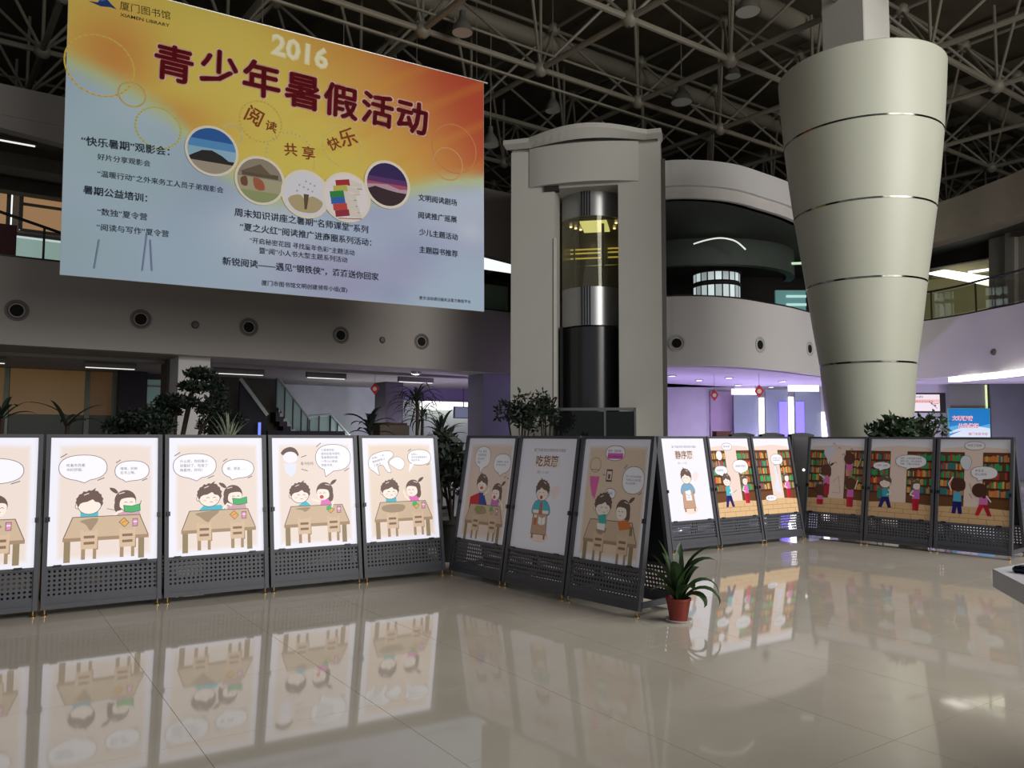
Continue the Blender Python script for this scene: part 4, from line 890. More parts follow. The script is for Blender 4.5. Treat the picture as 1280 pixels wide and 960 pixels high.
# ------------------------------------------------------------------ A-frame poster stands
LN, SK, HD, SKIN = (112, 92, 92), (236, 220, 210), (110, 88, 82), (250, 236, 224)
TEAL, PINK, GRN, ORG = (84, 186, 204), (226, 120, 190), (84, 178, 112), (226, 172, 96)
def paper(c, blobc=True, tint=SK):
    c.rect(0, 0, 100, 126, (240, 238, 248)); 
    if blobc:
        def rr_(x0, y0, x1, y1, col): c.blob([(x0 + 4, y0), (50, y0 - 1), (x1 - 4, y0), (x1, y0 + 5), (x1 + 1, 63), (x1, y1 - 5), (x1 - 4, y1), (50, y1 + 1), (x0 + 4, y1), (x0, y1 - 5), (x0 - 1, 63), (x0, y0 + 5)], col)
        rr_(8, 8, 94, 121, mixc((240, 238, 248), tint, .4)); rr_(9.5, 10, 92.5, 119, mixc((240, 238, 248), tint, .75)); rr_(11, 12, 91, 117, tint)
def speech(c, u, v, a, b, tail, lines, size=3.0, mark=True):
    N = 26; P = []
    for i in range(N):
        t = 2 * PI * i / N + PI / 2; P.append((u + a * math.copysign(abs(math.cos(t)) ** .85, math.cos(t)), v + b * math.copysign(abs(math.sin(t)) ** .85, math.sin(t))))
    if tail:
        # splice the tail in next to the bottom point
        P = [(tail[0], tail[1])] + [p for p in P if not (p[1] > v and abs(p[0] - (u + (tail[0] - u) * .6)) < a * .14)] if abs(tail[0] - u) < a * .5 else P
        if P[0] != (tail[0], tail[1]): P = P
    A_ = sorted(P, key=lambda p: math.atan2(p[1] - v, p[0] - u)); c.line(A_ + [A_[0]], 1.3, (140, 118, 128)); c.poly(A_, (248, 246, 252))
    size = min(size, 1.42 * a / max([len(q) for q in lines] + [1]) / 1.14)
    h = size * 1.5; y0 = v - h * (len(lines) - 1) / 2 + size * .35
    for i, s_ in enumerate(lines):
        vs, fs, x0, x1 = text_geo(s_); c.text(s_, u - a * .7, y0 + i * h, size * 1.14, (96, 96, 122))
    if mark:
        c.line([(u - a * .95, v - b * .85), (u - a * .7, v - b * 1.12)], .8, (110, 100, 110)); c.line([(u + a * .62, v + b * 1.05), (u + a * .9, v + b * .85)], .8, (110, 100, 110))
def boy(c, x, y, s=1.0, d=1, eyes=True, back=False, hair=HD):
    X = lambda a: x + a * s * d; Y = lambda b: y + b * s
    if back: c.blob([(X(-11), Y(0)), (X(-9), Y(-8)), (X(0), Y(-12)), (X(9), Y(-8)), (X(11), Y(0)), (X(9), Y(7)), (X(0), Y(9)), (X(-9), Y(7))], hair); return
    c.ell(X(-10.4), Y(2.5), 2.6 * s, 2.8 * s, LN); c.ell(X(-10.4), Y(2.5), 2.1 * s, 2.3 * s, SKIN)
    c.ell(X(0), Y(1.5), 11.0 * s, 9.6 * s, LN); c.ell(X(0), Y(1.5), 10.4 * s, 9.0 * s, SKIN)
    c.poly([(X(a), Y(b)) for a, b in ((-10.6, 3.4), (-11.6, 0), (-12.8, -1), (-11.8, -3), (-12.2, -5), (-10.6, -6.6), (-9.6, -9), (-7, -10), (-5.6, -12.2), (-3, -11.6), (-1, -13.2), (1.5, -12.6), (5.6, -15.4), (4.6, -12.6), (7.4, -12), (8.6, -9.8), (10.6, -8.6), (11, -6), (12.6, -4.4), (11.8, -2), (12.4, .6), (10.8, 3.6), (9.6, 0.6), (8.4, -.6), (5, -1.4), (3, -3.8), (1.5, -3.4), (-2, -1.6), (-6, -1), (-8.6, .4), (-9.4, 2.4))], hair)
    c.line([(X(-5), Y(-8.5)), (X(-1), Y(-10))], .9 * s, (225, 215, 210))
    if eyes:
        for e in (-1.5, 5): c.line([(X(e - 1.5), Y(2)), (X(e), Y(1.2)), (X(e + 1.5), Y(2))], .5 * s, (120, 90, 90))
        c.line([(X(.5), Y(6)), (X(3.5), Y(6.2))], .5 * s, (150, 90, 90)); c.ell(X(-4.5), Y(4.6), 1.6 * s, .9 * s, (248, 205, 195), 10); c.ell(X(7), Y(4.6), 1.6 * s, .9 * s, (248, 205, 195), 10)
def girl(c, x, y, s=1.0, d=1, eyes=True, back=False, hair=HD, shout=False):
    X = lambda a: x + a * s * d; Y = lambda b: y + b * s
    c.blob([(X(-7), Y(-8)), (X(-10), Y(-12)), (X(-15), Y(-13)), (X(-13), Y(-9.5)), (X(-9), Y(-7))], hair)
    c.ell(X(0), Y(0), 10.2 * s, 10.2 * s, hair); c.ell(X(-7), Y(6), 3.5 * s, 6.5 * s, hair)
    if back: return
    c.blob([(X(-4.5), Y(0)), (X(0), Y(-2)), (X(7.5), Y(-2)), (X(9.6), Y(2)), (X(7), Y(9)), (X(1), Y(10.5)), (X(-5), Y(7))], SKIN)
    c.line([(X(-6), Y(-6.5)), (X(-1), Y(-7.8))], .9 * s, (225, 215, 210))
    if eyes:
        for e in (0.5, 5.5): c.line([(X(e - 1.4), Y(2.6)), (X(e), Y(1.8)), (X(e + 1.4), Y(2.6))], .5 * s, (120, 90, 90))
        if shout: c.ell(X(4), Y(6.8), 2.6 * s, 2.2 * s, (205, 80, 90), 12)
        else: c.line([(X(2), Y(6.4)), (X(4.6), Y(6.2))], .5 * s, (160, 90, 90))
def table(c, top=79, shade=None):
    t = top; T1, T2, T3 = (207, 182, 154), (166, 140, 114), (150, 132, 102)
    for x in (17, 84.5): c.rect(x - 2.8, t + 20, x + 2.8, t + 44, T3)
    c.poly([(21, t), (83, t), (91.5, t + 21), (13, t + 21)], LN); c.poly([(21.6, t + .7), (82.4, t + .7), (90.5, t + 20.5), (14, t + 20.5)], T1)
    c.rect(13, t + 20.5, 91.5, t + 24, T2)
    if shade: c.blob(shade, mixc(T1, (130, 110, 90), .55))
    for x in (36, 71):
        c.rect(x + 5, t + 24, x + 8.5, t + 33, (158, 130, 105)); c.rect(x - 6.5, t + 31, x - 3, t + 42, T2); c.rect(x + 4, t + 31, x + 7, t + 42, T2)
        c.poly([(x - 7.5, t + 13), (x - 5, t + 13), (x - 4.6, t + 15), (x + 5.4, t + 15), (x + 5.6, t + 13), (x + 8, t + 13), (x + 7.6, t + 32), (x - 7, t + 32)], (216, 188, 160))
        for q in (19, 25): c.rect(x - 4.5, t + q, x + 5.2, t + q + 2.6, (140, 112, 92))
def snacks(c, x=66, y=85, green=False, open_=False):
    c.poly([(x - 4, y), (x + 1, y - 4.5), (x + 6, y + 1), (x + 1.5, y + 5.5)], LN); c.poly([(x - 3.2, y), (x + 1, y - 3.8), (x + 5.2, y + 1), (x + 1.5, y + 4.8)], ORG); c.line([(x - 1, y + 1), (x + 3, y - 1)], .6, (200, 110, 60))
    if green: c.poly([(x - 4, y - 3), (x + 2, y - 5), (x + 3, y), (x - 2, y + 2)], GRN)
    c.rect(x + 9, y - 3, x + 14, y + 5, LN); c.rect(x + 9.6, y - 2.4, x + 13.4, y + 4.4, (226, 150, 190)); c.rect(x + 9.6, y - .5, x + 13.4, y + 1, (245, 220, 235))
def greenbook(c, x, y): c.poly([(x - 8, y - 3), (x, y - 2), (x + 8, y - 4), (x + 8.5, y + 3.5), (x, y + 5), (x - 7, y + 4)], (60, 130, 84)); c.poly([(x - 7.2, y - 2.4), (x, y - 1.4), (x + 7.4, y - 3.4), (x + 7.8, y + 3), (x, y + 4.3), (x - 6.4, y + 3.4)], GRN)
def bookcase(c, x0, x1, y0, y1, seed):
    rnd = random.Random(seed); sh = (104, 66, 48); c.rect(x0, y0, x1, y1, sh); n = 5; hgt = (y1 - y0 - 20) / n
    cols = ((44, 150, 92), (60, 170, 110), (206, 66, 54), (226, 134, 72), (222, 186, 92), (58, 128, 134), (222, 150, 96), (196, 74, 62), (90, 160, 90))
    for r_ in range(n):
        yb = y0 + 4 + (r_ + 1) * hgt - 3; c.rect(x0, yb, x1, yb + 2.6, (84, 50, 38)); x = x0 + 1.5; base = rnd.randrange(len(cols)); c.k += 1
        while x < x1 - 2.4:
            w_ = rnd.uniform(1.6, 3.2); h_ = hgt * rnd.uniform(.58, .82)
            if rnd.random() < .88: c.rect(x, yb - h_, min(x + w_, x1 - 1), yb, cols[(base + rnd.randrange(4)) % len(cols)], False)
            x += w_ + .25
    c.rect(x0, y1 - 15, x1, y1, (112, 74, 46))
def library(c, seed, xa=37, xb=66):
    c.rect(0, 0, 100, 126, (240, 238, 248)); c.poly([(6, 14), (50, 11), (94, 14), (100, 20), (100, 112), (0, 112), (0, 20)], (240, 216, 204))
    bookcase(c, 0, xa, 20, 104, seed); bookcase(c, xb, 100, 20, 104, seed + 9)
    c.poly([(0, 103), (xa, 101), (xb, 101), (100, 103), (100, 126), (0, 126)], (224, 186, 140))
    for y in (111, 118): c.line([(0, y), (100, y)], .6, (170, 116, 74))
    for k_, x in enumerate((18, 44, 68, 90)): c.line([(x, 103), (x + (x - 50) * .06, 111)], .6, (170, 116, 74)); c.line([(x - 12, 111), (x - 12 + (x - 62) * .08, 118)], .6, (170, 116, 74)); c.line([(x, 118), (x + (x - 50) * .08, 126)], .6, (170, 116, 74))
def body(c, x, y, shirt, pants, d=1, h=1.0, run=0, back=False, arm=True):
    # y = neck
    c.poly([(x - 5.5, y), (x + 5.5, y), (x + 6, y + 16 * h), (x - 6, y + 16 * h)], shirt)
    r_ = run
    c.poly([(x - 6, y + 15 * h), (x + 1.5, y + 15 * h), (x - 1 - r_, y + 34 * h), (x - 6.5 - r_, y + 34 * h)], pants); c.poly([(x - 1.5, y + 15 * h), (x + 6, y + 15 * h), (x + 6.5 + r_, y + 34 * h), (x + 1 + r_, y + 34 * h)], mixc(pants, (0, 0, 0), .12))
    if arm: c.line([(x - 5 * d, y + 2), (x - 9 * d, y + 8), (x - 3 * d, y + 10)], 2.0, SKIN)
NAVY, RED = (40, 40, 120), (206, 40, 62)
def titlecard(c, title, sub, pose):
    c.rect(0, 0, 100, 126, (240, 238, 248)); c.text('厦门市图书馆文明阅读系列漫画', 24, 15, 4.0, (120, 100, 104)); c.rect(28, 20, 72, 33, (246, 226, 218)); c.text(title, 30, 31, 13.5, (96, 70, 66), 0.01); c.text(sub, 34, 40, 3.4, (150, 120, 120))
    c.blob([(62, 58), (72, 52), (78, 58), (68, 68)], (246, 226, 226)); c.blob([(34, 108), (50, 106), (66, 108), (60, 116), (40, 116)], (248, 222, 208))
    D1, D2 = (200, 160, 132), (150, 110, 88)
    c.blob([(33, 80), (38, 72), (48, 70), (58, 72), (64, 80), (62, 86), (50, 84), (35, 86)], TEAL if pose == 0 else (130, 170, 200), LN)
    c.poly([(36, 82), (60, 82), (62, 108), (35, 108)], D1); c.line([(36, 82), (35, 108), (62, 108), (60, 82)], .7, LN); c.rect(36.5, 108, 39.5, 113, D2); c.rect(57.5, 108, 60.5, 113, D2)
    if pose == 0:
        c.line([(36, 83), (44, 83)], 3.4, SKIN); c.line([(52, 83), (61, 83)], 3.4, SKIN); c.poly([(46, 72), (50, 72), (52, 86), (45, 86)], (176, 120, 96))
        c.poly([(46, 88), (52, 90), (58, 88), (58, 96), (52, 98), (46, 96)], (245, 245, 245)); c.line([(52, 90), (52, 98)], .5, LN); c.rect(38, 90, 43, 98, (196, 110, 70)); c.rect(38.5, 87, 42.5, 90, (240, 240, 240))
    else:
        c.poly([(42, 82), (54, 80), (56, 96), (43, 96)], (245, 245, 250)); c.line([(44, 86), (50, 90), (54, 86)], .6, (90, 130, 160)); c.line([(45, 91), (52, 93)], .6, (90, 130, 160))
    boy(c, 48, 60, 1.0, -1)
    if pose == 0: c.ell(47, 67, 2.4, 2.2, (200, 60, 60), 12)
def poster_draw(c, key):
    if key == 'A0':
        paper(c); speech(c, 62, 33, 26, 12, None, ['看书时请不要', '大声吃东西！']); boy(c, 36, 66); c.rect(28, 75, 44, 82, TEAL); table(c); girl(c, 66, 66); snacks(c)
    if key == 'A1':
        paper(c); speech(c, 29.5, 31, 21.5, 12.5, (31, 46), ['吃着东西看', '书好舒服。']); speech(c, 75, 35, 16, 10, (69, 46), ['嘻嘻，别掉', '在书上哦。'], 2.9); c.rect(28, 74, 44, 82, TEAL); boy(c, 36, 67, 1, 1, False); c.poly([(63, 74), (82, 74), (84, 82), (60, 82)], (206, 164, 172)); girl(c, 69, 65)
        c.line([(58, 82), (62, 77), (66, 76)], 2.2, SKIN); table(c, 80, [(28, 84), (44, 82), (40, 91), (37, 94), (33, 88)]); greenbook(c, 75, 73); snacks(c, 67, 87)
        c.line([(52, 73), (60, 75)], .5, LN); c.line([(84, 66), (83, 70)], .6, LN)
    if key == 'A2':
        paper(c); speech(c, 27, 31, 22, 13, (29, 47), ['什么呢，你别看小', '说看好了，吃饭了', '再看吧，好吗？'], 3.2); speech(c, 73, 35, 17, 10, (66, 47), ['嗯，那走……'], 3.2)
        c.poly([(30, 80), (36, 74), (54, 74), (60, 80)], TEAL); boy(c, 42, 64, 1.05); c.poly([(62, 72), (80, 72), (82, 82), (60, 82)], (206, 164, 172)); girl(c, 67, 63); table(c, 79, [(28, 82), (52, 80), (44, 88), (40, 92), (32, 86)]); greenbook(c, 74, 70); snacks(c, 67, 85); c.line([(56, 78), (61, 73), (65, 75)], 1.8, SKIN)
    if key == 'A3':
        paper(c); c.blob([(12, 20), (14, 14), (22, 11), (29, 14), (31, 22)], HD); c.ell(22, 23, 8.5, 6.5, (246, 240, 246)); c.poly([(14, 30), (29, 30), (28, 40), (22, 46), (16, 40)], (232, 232, 246)); c.text('看书别吃', 34, 32, 4.0, (130, 100, 100)); c.line([(35, 23), (41, 21)], .8, LN); c.line([(35, 37), (42, 39)], .8, LN)
        speech(c, 74, 24, 21.5, 15.5, (64, 46), ['小弟弟你好，', '请勿在图书馆吃', '零食喝饮料哦，', '一不小心就会', '弄脏书本。'], 3.0); c.poly([(28, 80), (38, 73), (46, 80)], TEAL); boy(c, 32, 65, 1.0, 1); c.poly([(58, 72), (68, 70), (70, 80), (56, 80)], PINK); girl(c, 62, 63, 1, -1, True, False, HD, True); c.line([(46, 72), (55, 75)], 1.8, SKIN); table(c, 79, [(26, 82), (44, 81), (38, 86), (34, 84)]); snacks(c, 67, 84, True); c.line([(72, 76), (70, 82)], 1.6, SKIN)
    if key == 'A4':
        paper(c, True, (234, 214, 198)); c.blob([(9, 36), (11, 24), (24, 18), (38, 17), (42, 22), (34, 30), (38, 42), (33, 42), (27, 34), (20, 36), (22, 46), (16, 42)], (248, 246, 252), LN, .5)
        for i_, s_ in enumerate(('天呐，一大', '群蚂蚁爬上', '了桌子……')): c.text(s_, 13 + i_, 27 + i_ * 4.4, 3.2, (96, 90, 100), 0, 30 + i_, 22.5 + i_ * 4.4)
        c.blob([(38, 28), (46, 24), (54, 27), (57, 33), (52, 40), (44, 38), (36, 32)], (248, 246, 252), LN, .4); speech(c, 78, 25, 16, 9.5, (62, 44), ['别担心……', '吃完东西要把桌子', '收拾干净。'], 2.9); c.poly([(62, 44), (64, 33), (70, 33)], (248, 246, 252))
        c.rect(29, 74, 43, 82, TEAL); boy(c, 35, 65); c.poly([(61, 71), (73, 70), (74, 80), (60, 80)], PINK); girl(c, 67, 63, 1, -1); c.line([(53, 66), (56, 74), (61, 78)], 1.8, SKIN); table(c, 79, [(24, 84), (38, 82), (54, 84), (50, 91), (34, 92), (24, 89)]); snacks(c, 68, 84, True)
    if key == 'B1':
        paper(c, True, (232, 210, 196)); speech(c, 34, 24, 16, 13, (32, 44), ['什么，看书', '吃东西还能', '这么吵吵？', '天哪'], 3.1, False); speech(c, 76, 31, 17, 11.5, (74, 46), ['不要再吃啦，饼干屑', '会引来小虫子的！'], 3.0, False)
        c.poly([(18, 74), (36, 68), (44, 74), (36, 94), (18, 92)], (205, 38, 44)); c.poly([(36, 68), (46, 68), (58, 86), (58, 96), (28, 98), (38, 84)], (48, 66, 150)); boy(c, 40, 57, .95, -1); c.ell(40, 62, 3.5, 2, (210, 90, 90), 12); c.line([(46, 70), (54, 66), (56, 62)], 2, SKIN)
        c.poly([(64, 74), (78, 72), (80, 88), (62, 88)], (200, 120, 180)); girl(c, 73, 65, 1, -1, True, False, HD, True); c.line([(79, 74), (86, 80), (88, 86)], 1.8, SKIN); c.line([(84, 48), (87, 46)], .9, LN); c.line([(90, 48), (93, 49)], .9, LN); table(c, 82, [(34, 86), (50, 84), (56, 92), (36, 94)]); snacks(c, 66, 88, True)
        c.poly([(34, 84), (46, 84), (44, 92), (30, 90)], (150, 150, 90))
    if key == 'B2': titlecard(c, '吃货篇', '图文／少儿部', 0)
    if key == 'B3':
        paper(c, True, (228, 204, 180)); speech(c, 48, 15, 14, 7.5, None, [], 3, False); c.rect(37, 15, 60, 21, (226, 110, 190)); c.text('看书，真有味！', 37, 14, 3.2, (150, 30, 110)); c.text('好吃好吃真好吃', 37, 20, 3.2, (150, 30, 110))
        c.ell(20, 28, 8.5, 8, LN); c.ell(20, 28, 8, 7.5, (228, 204, 180)); c.line([(14, 33), (26, 33)], .6, LN); c.poly([(13, 40), (28, 40), (26, 52), (24, 64), (19, 60), (15, 50)], (232, 110, 176)); c.rect(38, 32, 47, 45, LN); c.rect(39, 34, 46, 43, (228, 214, 200)); c.rect(41, 37, 44, 42, (110, 80, 80)); c.line([(33, 38), (36, 38)], .8, LN)
        speech(c, 78, 42, 15, 13.5, (70, 57), ['好一点多吃东西是', '不是可以让我们更', '专心读书呀～'], 3.3); speech(c, 47, 57, 7, 5, None, ['好呀好'], 2.6, False)
        boy(c, 38, 70, 1.05, 1); c.ell(68, 72, 10, 10, HD); girl(c, 68, 72, 1, -1); table(c, 84, [(32, 94), (46, 92), (44, 98), (36, 99)]); c.poly([(32, 80), (44, 78), (46, 88), (36, 90)], (70, 180, 170)); c.poly([(32, 88), (44, 88), (44, 95), (33, 94)], (240, 240, 236)); c.poly([(62, 84), (76, 82), (84, 90), (66, 93)], (216, 122, 60)); c.rect(80, 88, 84, 97, (150, 120, 90))
    if key == 'C1': titlecard(c, '静序篇', '图文／少儿部', 1)
    if key == 'C2':
        library(c, 3); speech(c, 44, 14, 12, 5.5, None, ['看书吵嘴'], 3.4, False); c.ell(22, 28, 8, 8, LN); c.ell(22, 28, 7.4, 7.4, (248, 246, 252)); speech(c, 22, 52, 15, 7, (24, 61), ['知道啦啦'], 3.6, False); speech(c, 72, 46, 19, 10, (70, 58), ['请把脚步放轻哟'], 3.8, False)
        body(c, 33, 78, TEAL, NAVY, -1, .95, 4); boy(c, 32, 68, .85, -1); body(c, 78, 77, PINK, RED, 1, .85, -1); girl(c, 76, 68, .8, 1); c.line([(44, 88), (54, 84)], .7, LN)
    if key == 'C3':
        library(c, 8); speech(c, 60, 36, 16, 8.5, None, ['大家排好队，书不', '看时要轻声放回'], 3.2, False); c.poly([(50, 46), (56, 46), (57, 74), (60, 92), (46, 90), (44, 84), (50, 70)], (226, 230, 244)); c.line([(50, 46), (56, 46), (57, 60)], .6, LN); speech(c, 30, 100, 14, 4.5, None, ['请小声点'], 3.6, False)
        body(c, 80, 74, PINK, RED, 1, .8, -1); girl(c, 78, 66, .75, 1)
    if key == 'D1':
        library(c, 14, 38, 66); c.blob([(28, 18), (36, 12), (44, 16), (46, 24), (40, 30), (36, 44), (32, 34), (27, 26)], (222, 222, 236))
        for a_, b_ in ((42, 10), (52, 17), (46, 42), (60, 28), (74, 19)): c.line([(a_, b_), (a_ + 3, b_ - 2), (a_ + 5, b_ + 1)], .7, LN)
        for x, y, s_ in ((32, 56, .95), (22, 90, .9)):
            body(c, x + 2, y + 8, (222, 120, 180), RED, 1, .95 if y < 80 else .45, -1, True, False); girl(c, x, y - 2, s_, -1, False, True, (96, 62, 50))
        for x, y, s_ in ((74, 34, .95), (78, 76, .95)):
            body(c, x, y + 9, (222, 110, 190), (216, 150, 130) if y < 60 else RED, 1, .6 if y < 60 else .85, -1, True, False); c.ell(x, y, 10, 10, (96, 62, 50))
        c.line([(88, 48), (94, 34)], 1.4, (220, 200, 130)); c.line([(20, 62), (30, 68)], 2, SKIN); c.line([(86, 84), (90, 70)], 1.6, SKIN); c.line([(46, 74), (56, 64), (60, 92), (46, 92)], .5, (150, 120, 110))
    if key == 'D2':
        library(c, 21, 33, 60); speech(c, 19, 44, 14, 5.5, (16, 52), ['小声一点啦'], 3.6, False); speech(c, 66, 36, 24, 10, (60, 49), ['当然，大家来图书馆都', '很多人的，所以要保持', '安静，不要大声喧哗。'], 3.4, False)
        body(c, 27, 80, (70, 170, 190), NAVY, -1, .9, 4); c.blob([(14, 82), (20, 80), (22, 94), (14, 96)], (60, 130, 120)); boy(c, 26, 70, .85, -1); body(c, 76, 80, (206, 120, 196), RED, 1, .95, -2); girl(c, 75, 72, .72, 1)
    if key == 'D3':
        library(c, 30, 36, 62); speech(c, 50, 10, 14, 6, None, ['吵死了快停'], 3.8, False); c.blob([(30, 34), (34, 26), (42, 26), (46, 34), (42, 46), (34, 44)], (226, 228, 236), LN, .4); speech(c, 64, 50, 18, 9, (56, 62), ['本宝宝……', '好心烦呀'], 3.6, False)
        body(c, 27, 80, (90, 180, 210), NAVY, 1, .95, 1, True, False); boy(c, 28, 70, .95, 1, False, True, (86, 54, 44)); c.line([(18, 78), (14, 68), (20, 58)], 1.8, SKIN)
        body(c, 64, 84, PINK, RED, -1, .85, 5, True, False); c.ell(58, 76, 10.5, 10.5, (86, 54, 44)); girl(c, 58, 76, .95, -1, False, True, (86, 54, 44)); c.line([(68, 84), (74, 92)], 1.8, SKIN)
        c.line([(44, 66), (46, 74)], .6, LN); c.line([(48, 88), (44, 82)], .6, LN)

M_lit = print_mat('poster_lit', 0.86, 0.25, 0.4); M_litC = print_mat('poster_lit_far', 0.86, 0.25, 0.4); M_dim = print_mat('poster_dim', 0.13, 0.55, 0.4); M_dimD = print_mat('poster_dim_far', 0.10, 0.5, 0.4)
M_perf = mat('perforated_grey_steel', (78, 79, 86), 0.5, noise=0.04, scale=20)
def perf_mesh(w_, h_, nx, ny, r_):
    mb = MB(); cx_, cz = w_ / nx, h_ / ny
    for i in range(nx):
        for j in range(ny):
            x, z = (i + .5) * cx_, (j + .5) * cz; P = []
            hx, hz = cx_ / 2, cz / 2
            for sx_, sz_ in ((1, 0), (1, 1), (0, 1), (-1, 1), (-1, 0), (-1, -1), (0, -1), (1, -1)): P.append((x + sx_ * hx, 0, z + sz_ * hz))
            for q in range(8): P.append((x + r_ * math.cos(q * PI / 4), 0, z + r_ * math.sin(q * PI / 4)))
            mb.add(P, [(q, 8 + q, 8 + (q + 1) % 8, (q + 1) % 8) for q in range(8)])
    return mb.mesh('perforated_panel', M_perf)
LEAN, HT = 0.235, 1.5
LF = math.hypot(LEAN, HT - 0.05); AL = math.atan2(LEAN, HT - 0.05)
FM = Matrix.Translation((0, 0, 0.05)) @ Matrix.Rotation(-AL, 4, 'X')     # leaning face: x right, y inward, z up the face
STANDS = {}
def make_row(p0, p1, keys, labels, pm, group, gap, flip_perf=None):
    p0 = Vector((p0.x, p0.y, 0)); p1 = Vector((p1.x, p1.y, 0)); n = len(keys); e = (p1 - p0); sp = e.length / n; e.normalize(); ang = math.atan2(e.y, e.x); w_ = sp - gap
    FMr = Matrix.Translation((w_, 2 * LEAN + 0.02, 0.05)) @ Matrix.Rotation(PI, 4, 'Z') @ Matrix.Rotation(-AL, 4, 'X')
    fr = MB(); U_ = 0.036
    fr.box((0, -0.022, 0), (U_, 0.03, LF)); fr.box((w_ - U_, -0.022, 0), (w_, 0.03, LF)); fr.box((U_, -0.02, LF - 0.022), (w_ - U_, 0.03, LF)); fr.box((U_, -0.018, 0.325), (w_ - U_, 0.02, 0.352)); fr.box((U_, -0.016, 0.0), (w_ - U_, 0.02, 0.10)); fr.box((U_, -0.022, 0.045), (w_ - U_, -0.016, 0.055))
    frm = fr.mesh('frame', M_frame)
    perf = perf_mesh(w_ - 2 * U_, 0.225, 22, 6, 0.0108)
    lb = MB().box((U_, 0.004, 0.352), (w_ - U_, 0.035, LF - 0.022)).mesh('light_box', M_frame)
    bk = MB().box((U_, -0.01, 0.352), (w_ - U_, 0.0, LF - 0.022)).mesh('rear_board', mat('dark_rear_board', (34, 34, 38), 0.5))
    kn = MB().box((-0.012, -0.035, -0.02), (0.016, -0.005, 0.02)).mesh('knob', M_black)
    cl = MB().box((-0.03, -0.03, -0.008), (0.03, -0.018, 0.008)).mesh('clip', M_black)
    ft = MB(); ft.lathe([(0, 0), (0.022, 0), (0.022, 0.008), (0.008, 0.014), (0.008, 0.055), (0, 0.055)], 12); ftm = ft.mesh('foot', M_brass, True)
    sr = MB().box((0, 0.02, 0.07), (0.02, 2 * LEAN, 0.12)).mesh('side_rail', M_frame)
    for i, (k_, lab) in enumerate(zip(keys, labels)):
        loc = p0 + e * (sp * i + gap / 2)
        r = thing('poster_stand', lab, 'display stand', tuple(loc), ang, group); STANDS[k_] = r
        put('frame', frm, r, FM); put('rear_frame', frm, r, FMr); put('light_box', lb, r, FM); put('rear_board', bk, r, FMr)
        pW, pH = w_ - 2 * U_ + 0.004, LF - 0.022 - 0.352
        c = Canvas(pW, pH, 100, 126); poster_draw(c, k_); c.build('poster', pm, r, FM @ Matrix.Translation((U_ - 0.002, 0.0035, 0.352)))
        put('perforated_panel', perf, r, FM @ Matrix.Translation((U_, -0.006, 0.10))); put('perforated_panel', perf, r, FMr @ Matrix.Translation((U_, -0.006, 0.10)))
        for x in (0.0, w_): put('knob', kn, r, FM @ Matrix.Translation((x + (0.03 if x == 0 else -0.03), 0, 0.74)))
        for x in (.12, .84): put('clip', cl, r, FM @ Matrix.Translation((w_ * x, 0, 0.35)))
        for x in (0.03, w_ - 0.03):
            put('foot', ftm, r, Matrix.Translation((x, 0.0, 0))); put('foot', ftm, r, Matrix.Translation((x, 2 * LEAN + 0.02, 0)))
        for x in (0.0, w_ - 0.02): put('side_rail', sr, r, Matrix.Translation((x, 0, 0)))
gA0 = ATZ(48, 771, 0); gA4 = ATZ(557, 718.5, 0); eA = (gA4 - gA0) / 4
make_row(gA0 - eA, gA4, ['A0', 'A1', 'A2', 'A3', 'A4'], ['lit poster stand cut off by the left edge', 'lit poster stand with boy eating and girl hiding behind a green book, blank faces',
         'lit poster stand with boy and girl leaning together, three-line speech bubble', 'lit poster stand with a small ghostly boy sketch above the table', 'lit poster stand with an ant-eater shaped bubble, right end of the left row'], M_lit, 'lit poster stands of the left row', 0.022)
make_row(ATZ(562, 718, 0), ATZ(801, 773, 0), ['B1', 'B2', 'B3'], ['dim poster stand showing a boy in a red cape', 'dim title poster stand with boy eating at a desk', 'dim poster stand with pink bubble, nearest the small potted plant'], M_dim, 'dim poster stands of the middle row', 0.022)
make_row(ATZ(839, 692.5, 0), ATZ(1006, 674, 0), ['C1', 'C2', 'C3'], ['lit white title poster stand behind the potted plant', 'lit poster stand with boy in teal walking past bookshelves', 'lit poster stand with one girl and a long blue drip, beside the black gate'], M_litC, 'lit poster stands of the back row', 0.022)
make_row(ATZ(1003, 672, 0), ATZ(1267, 701, 0), ['D1', 'D2', 'D3'], ['dim poster stand with four girls seen from behind at bookshelves', 'dim poster stand with boy and girl facing across a pale pillar', 'dim poster stand with two children seen from behind, at the right edge'], M_dimD, 'dim poster stands of the right row', 0.022)

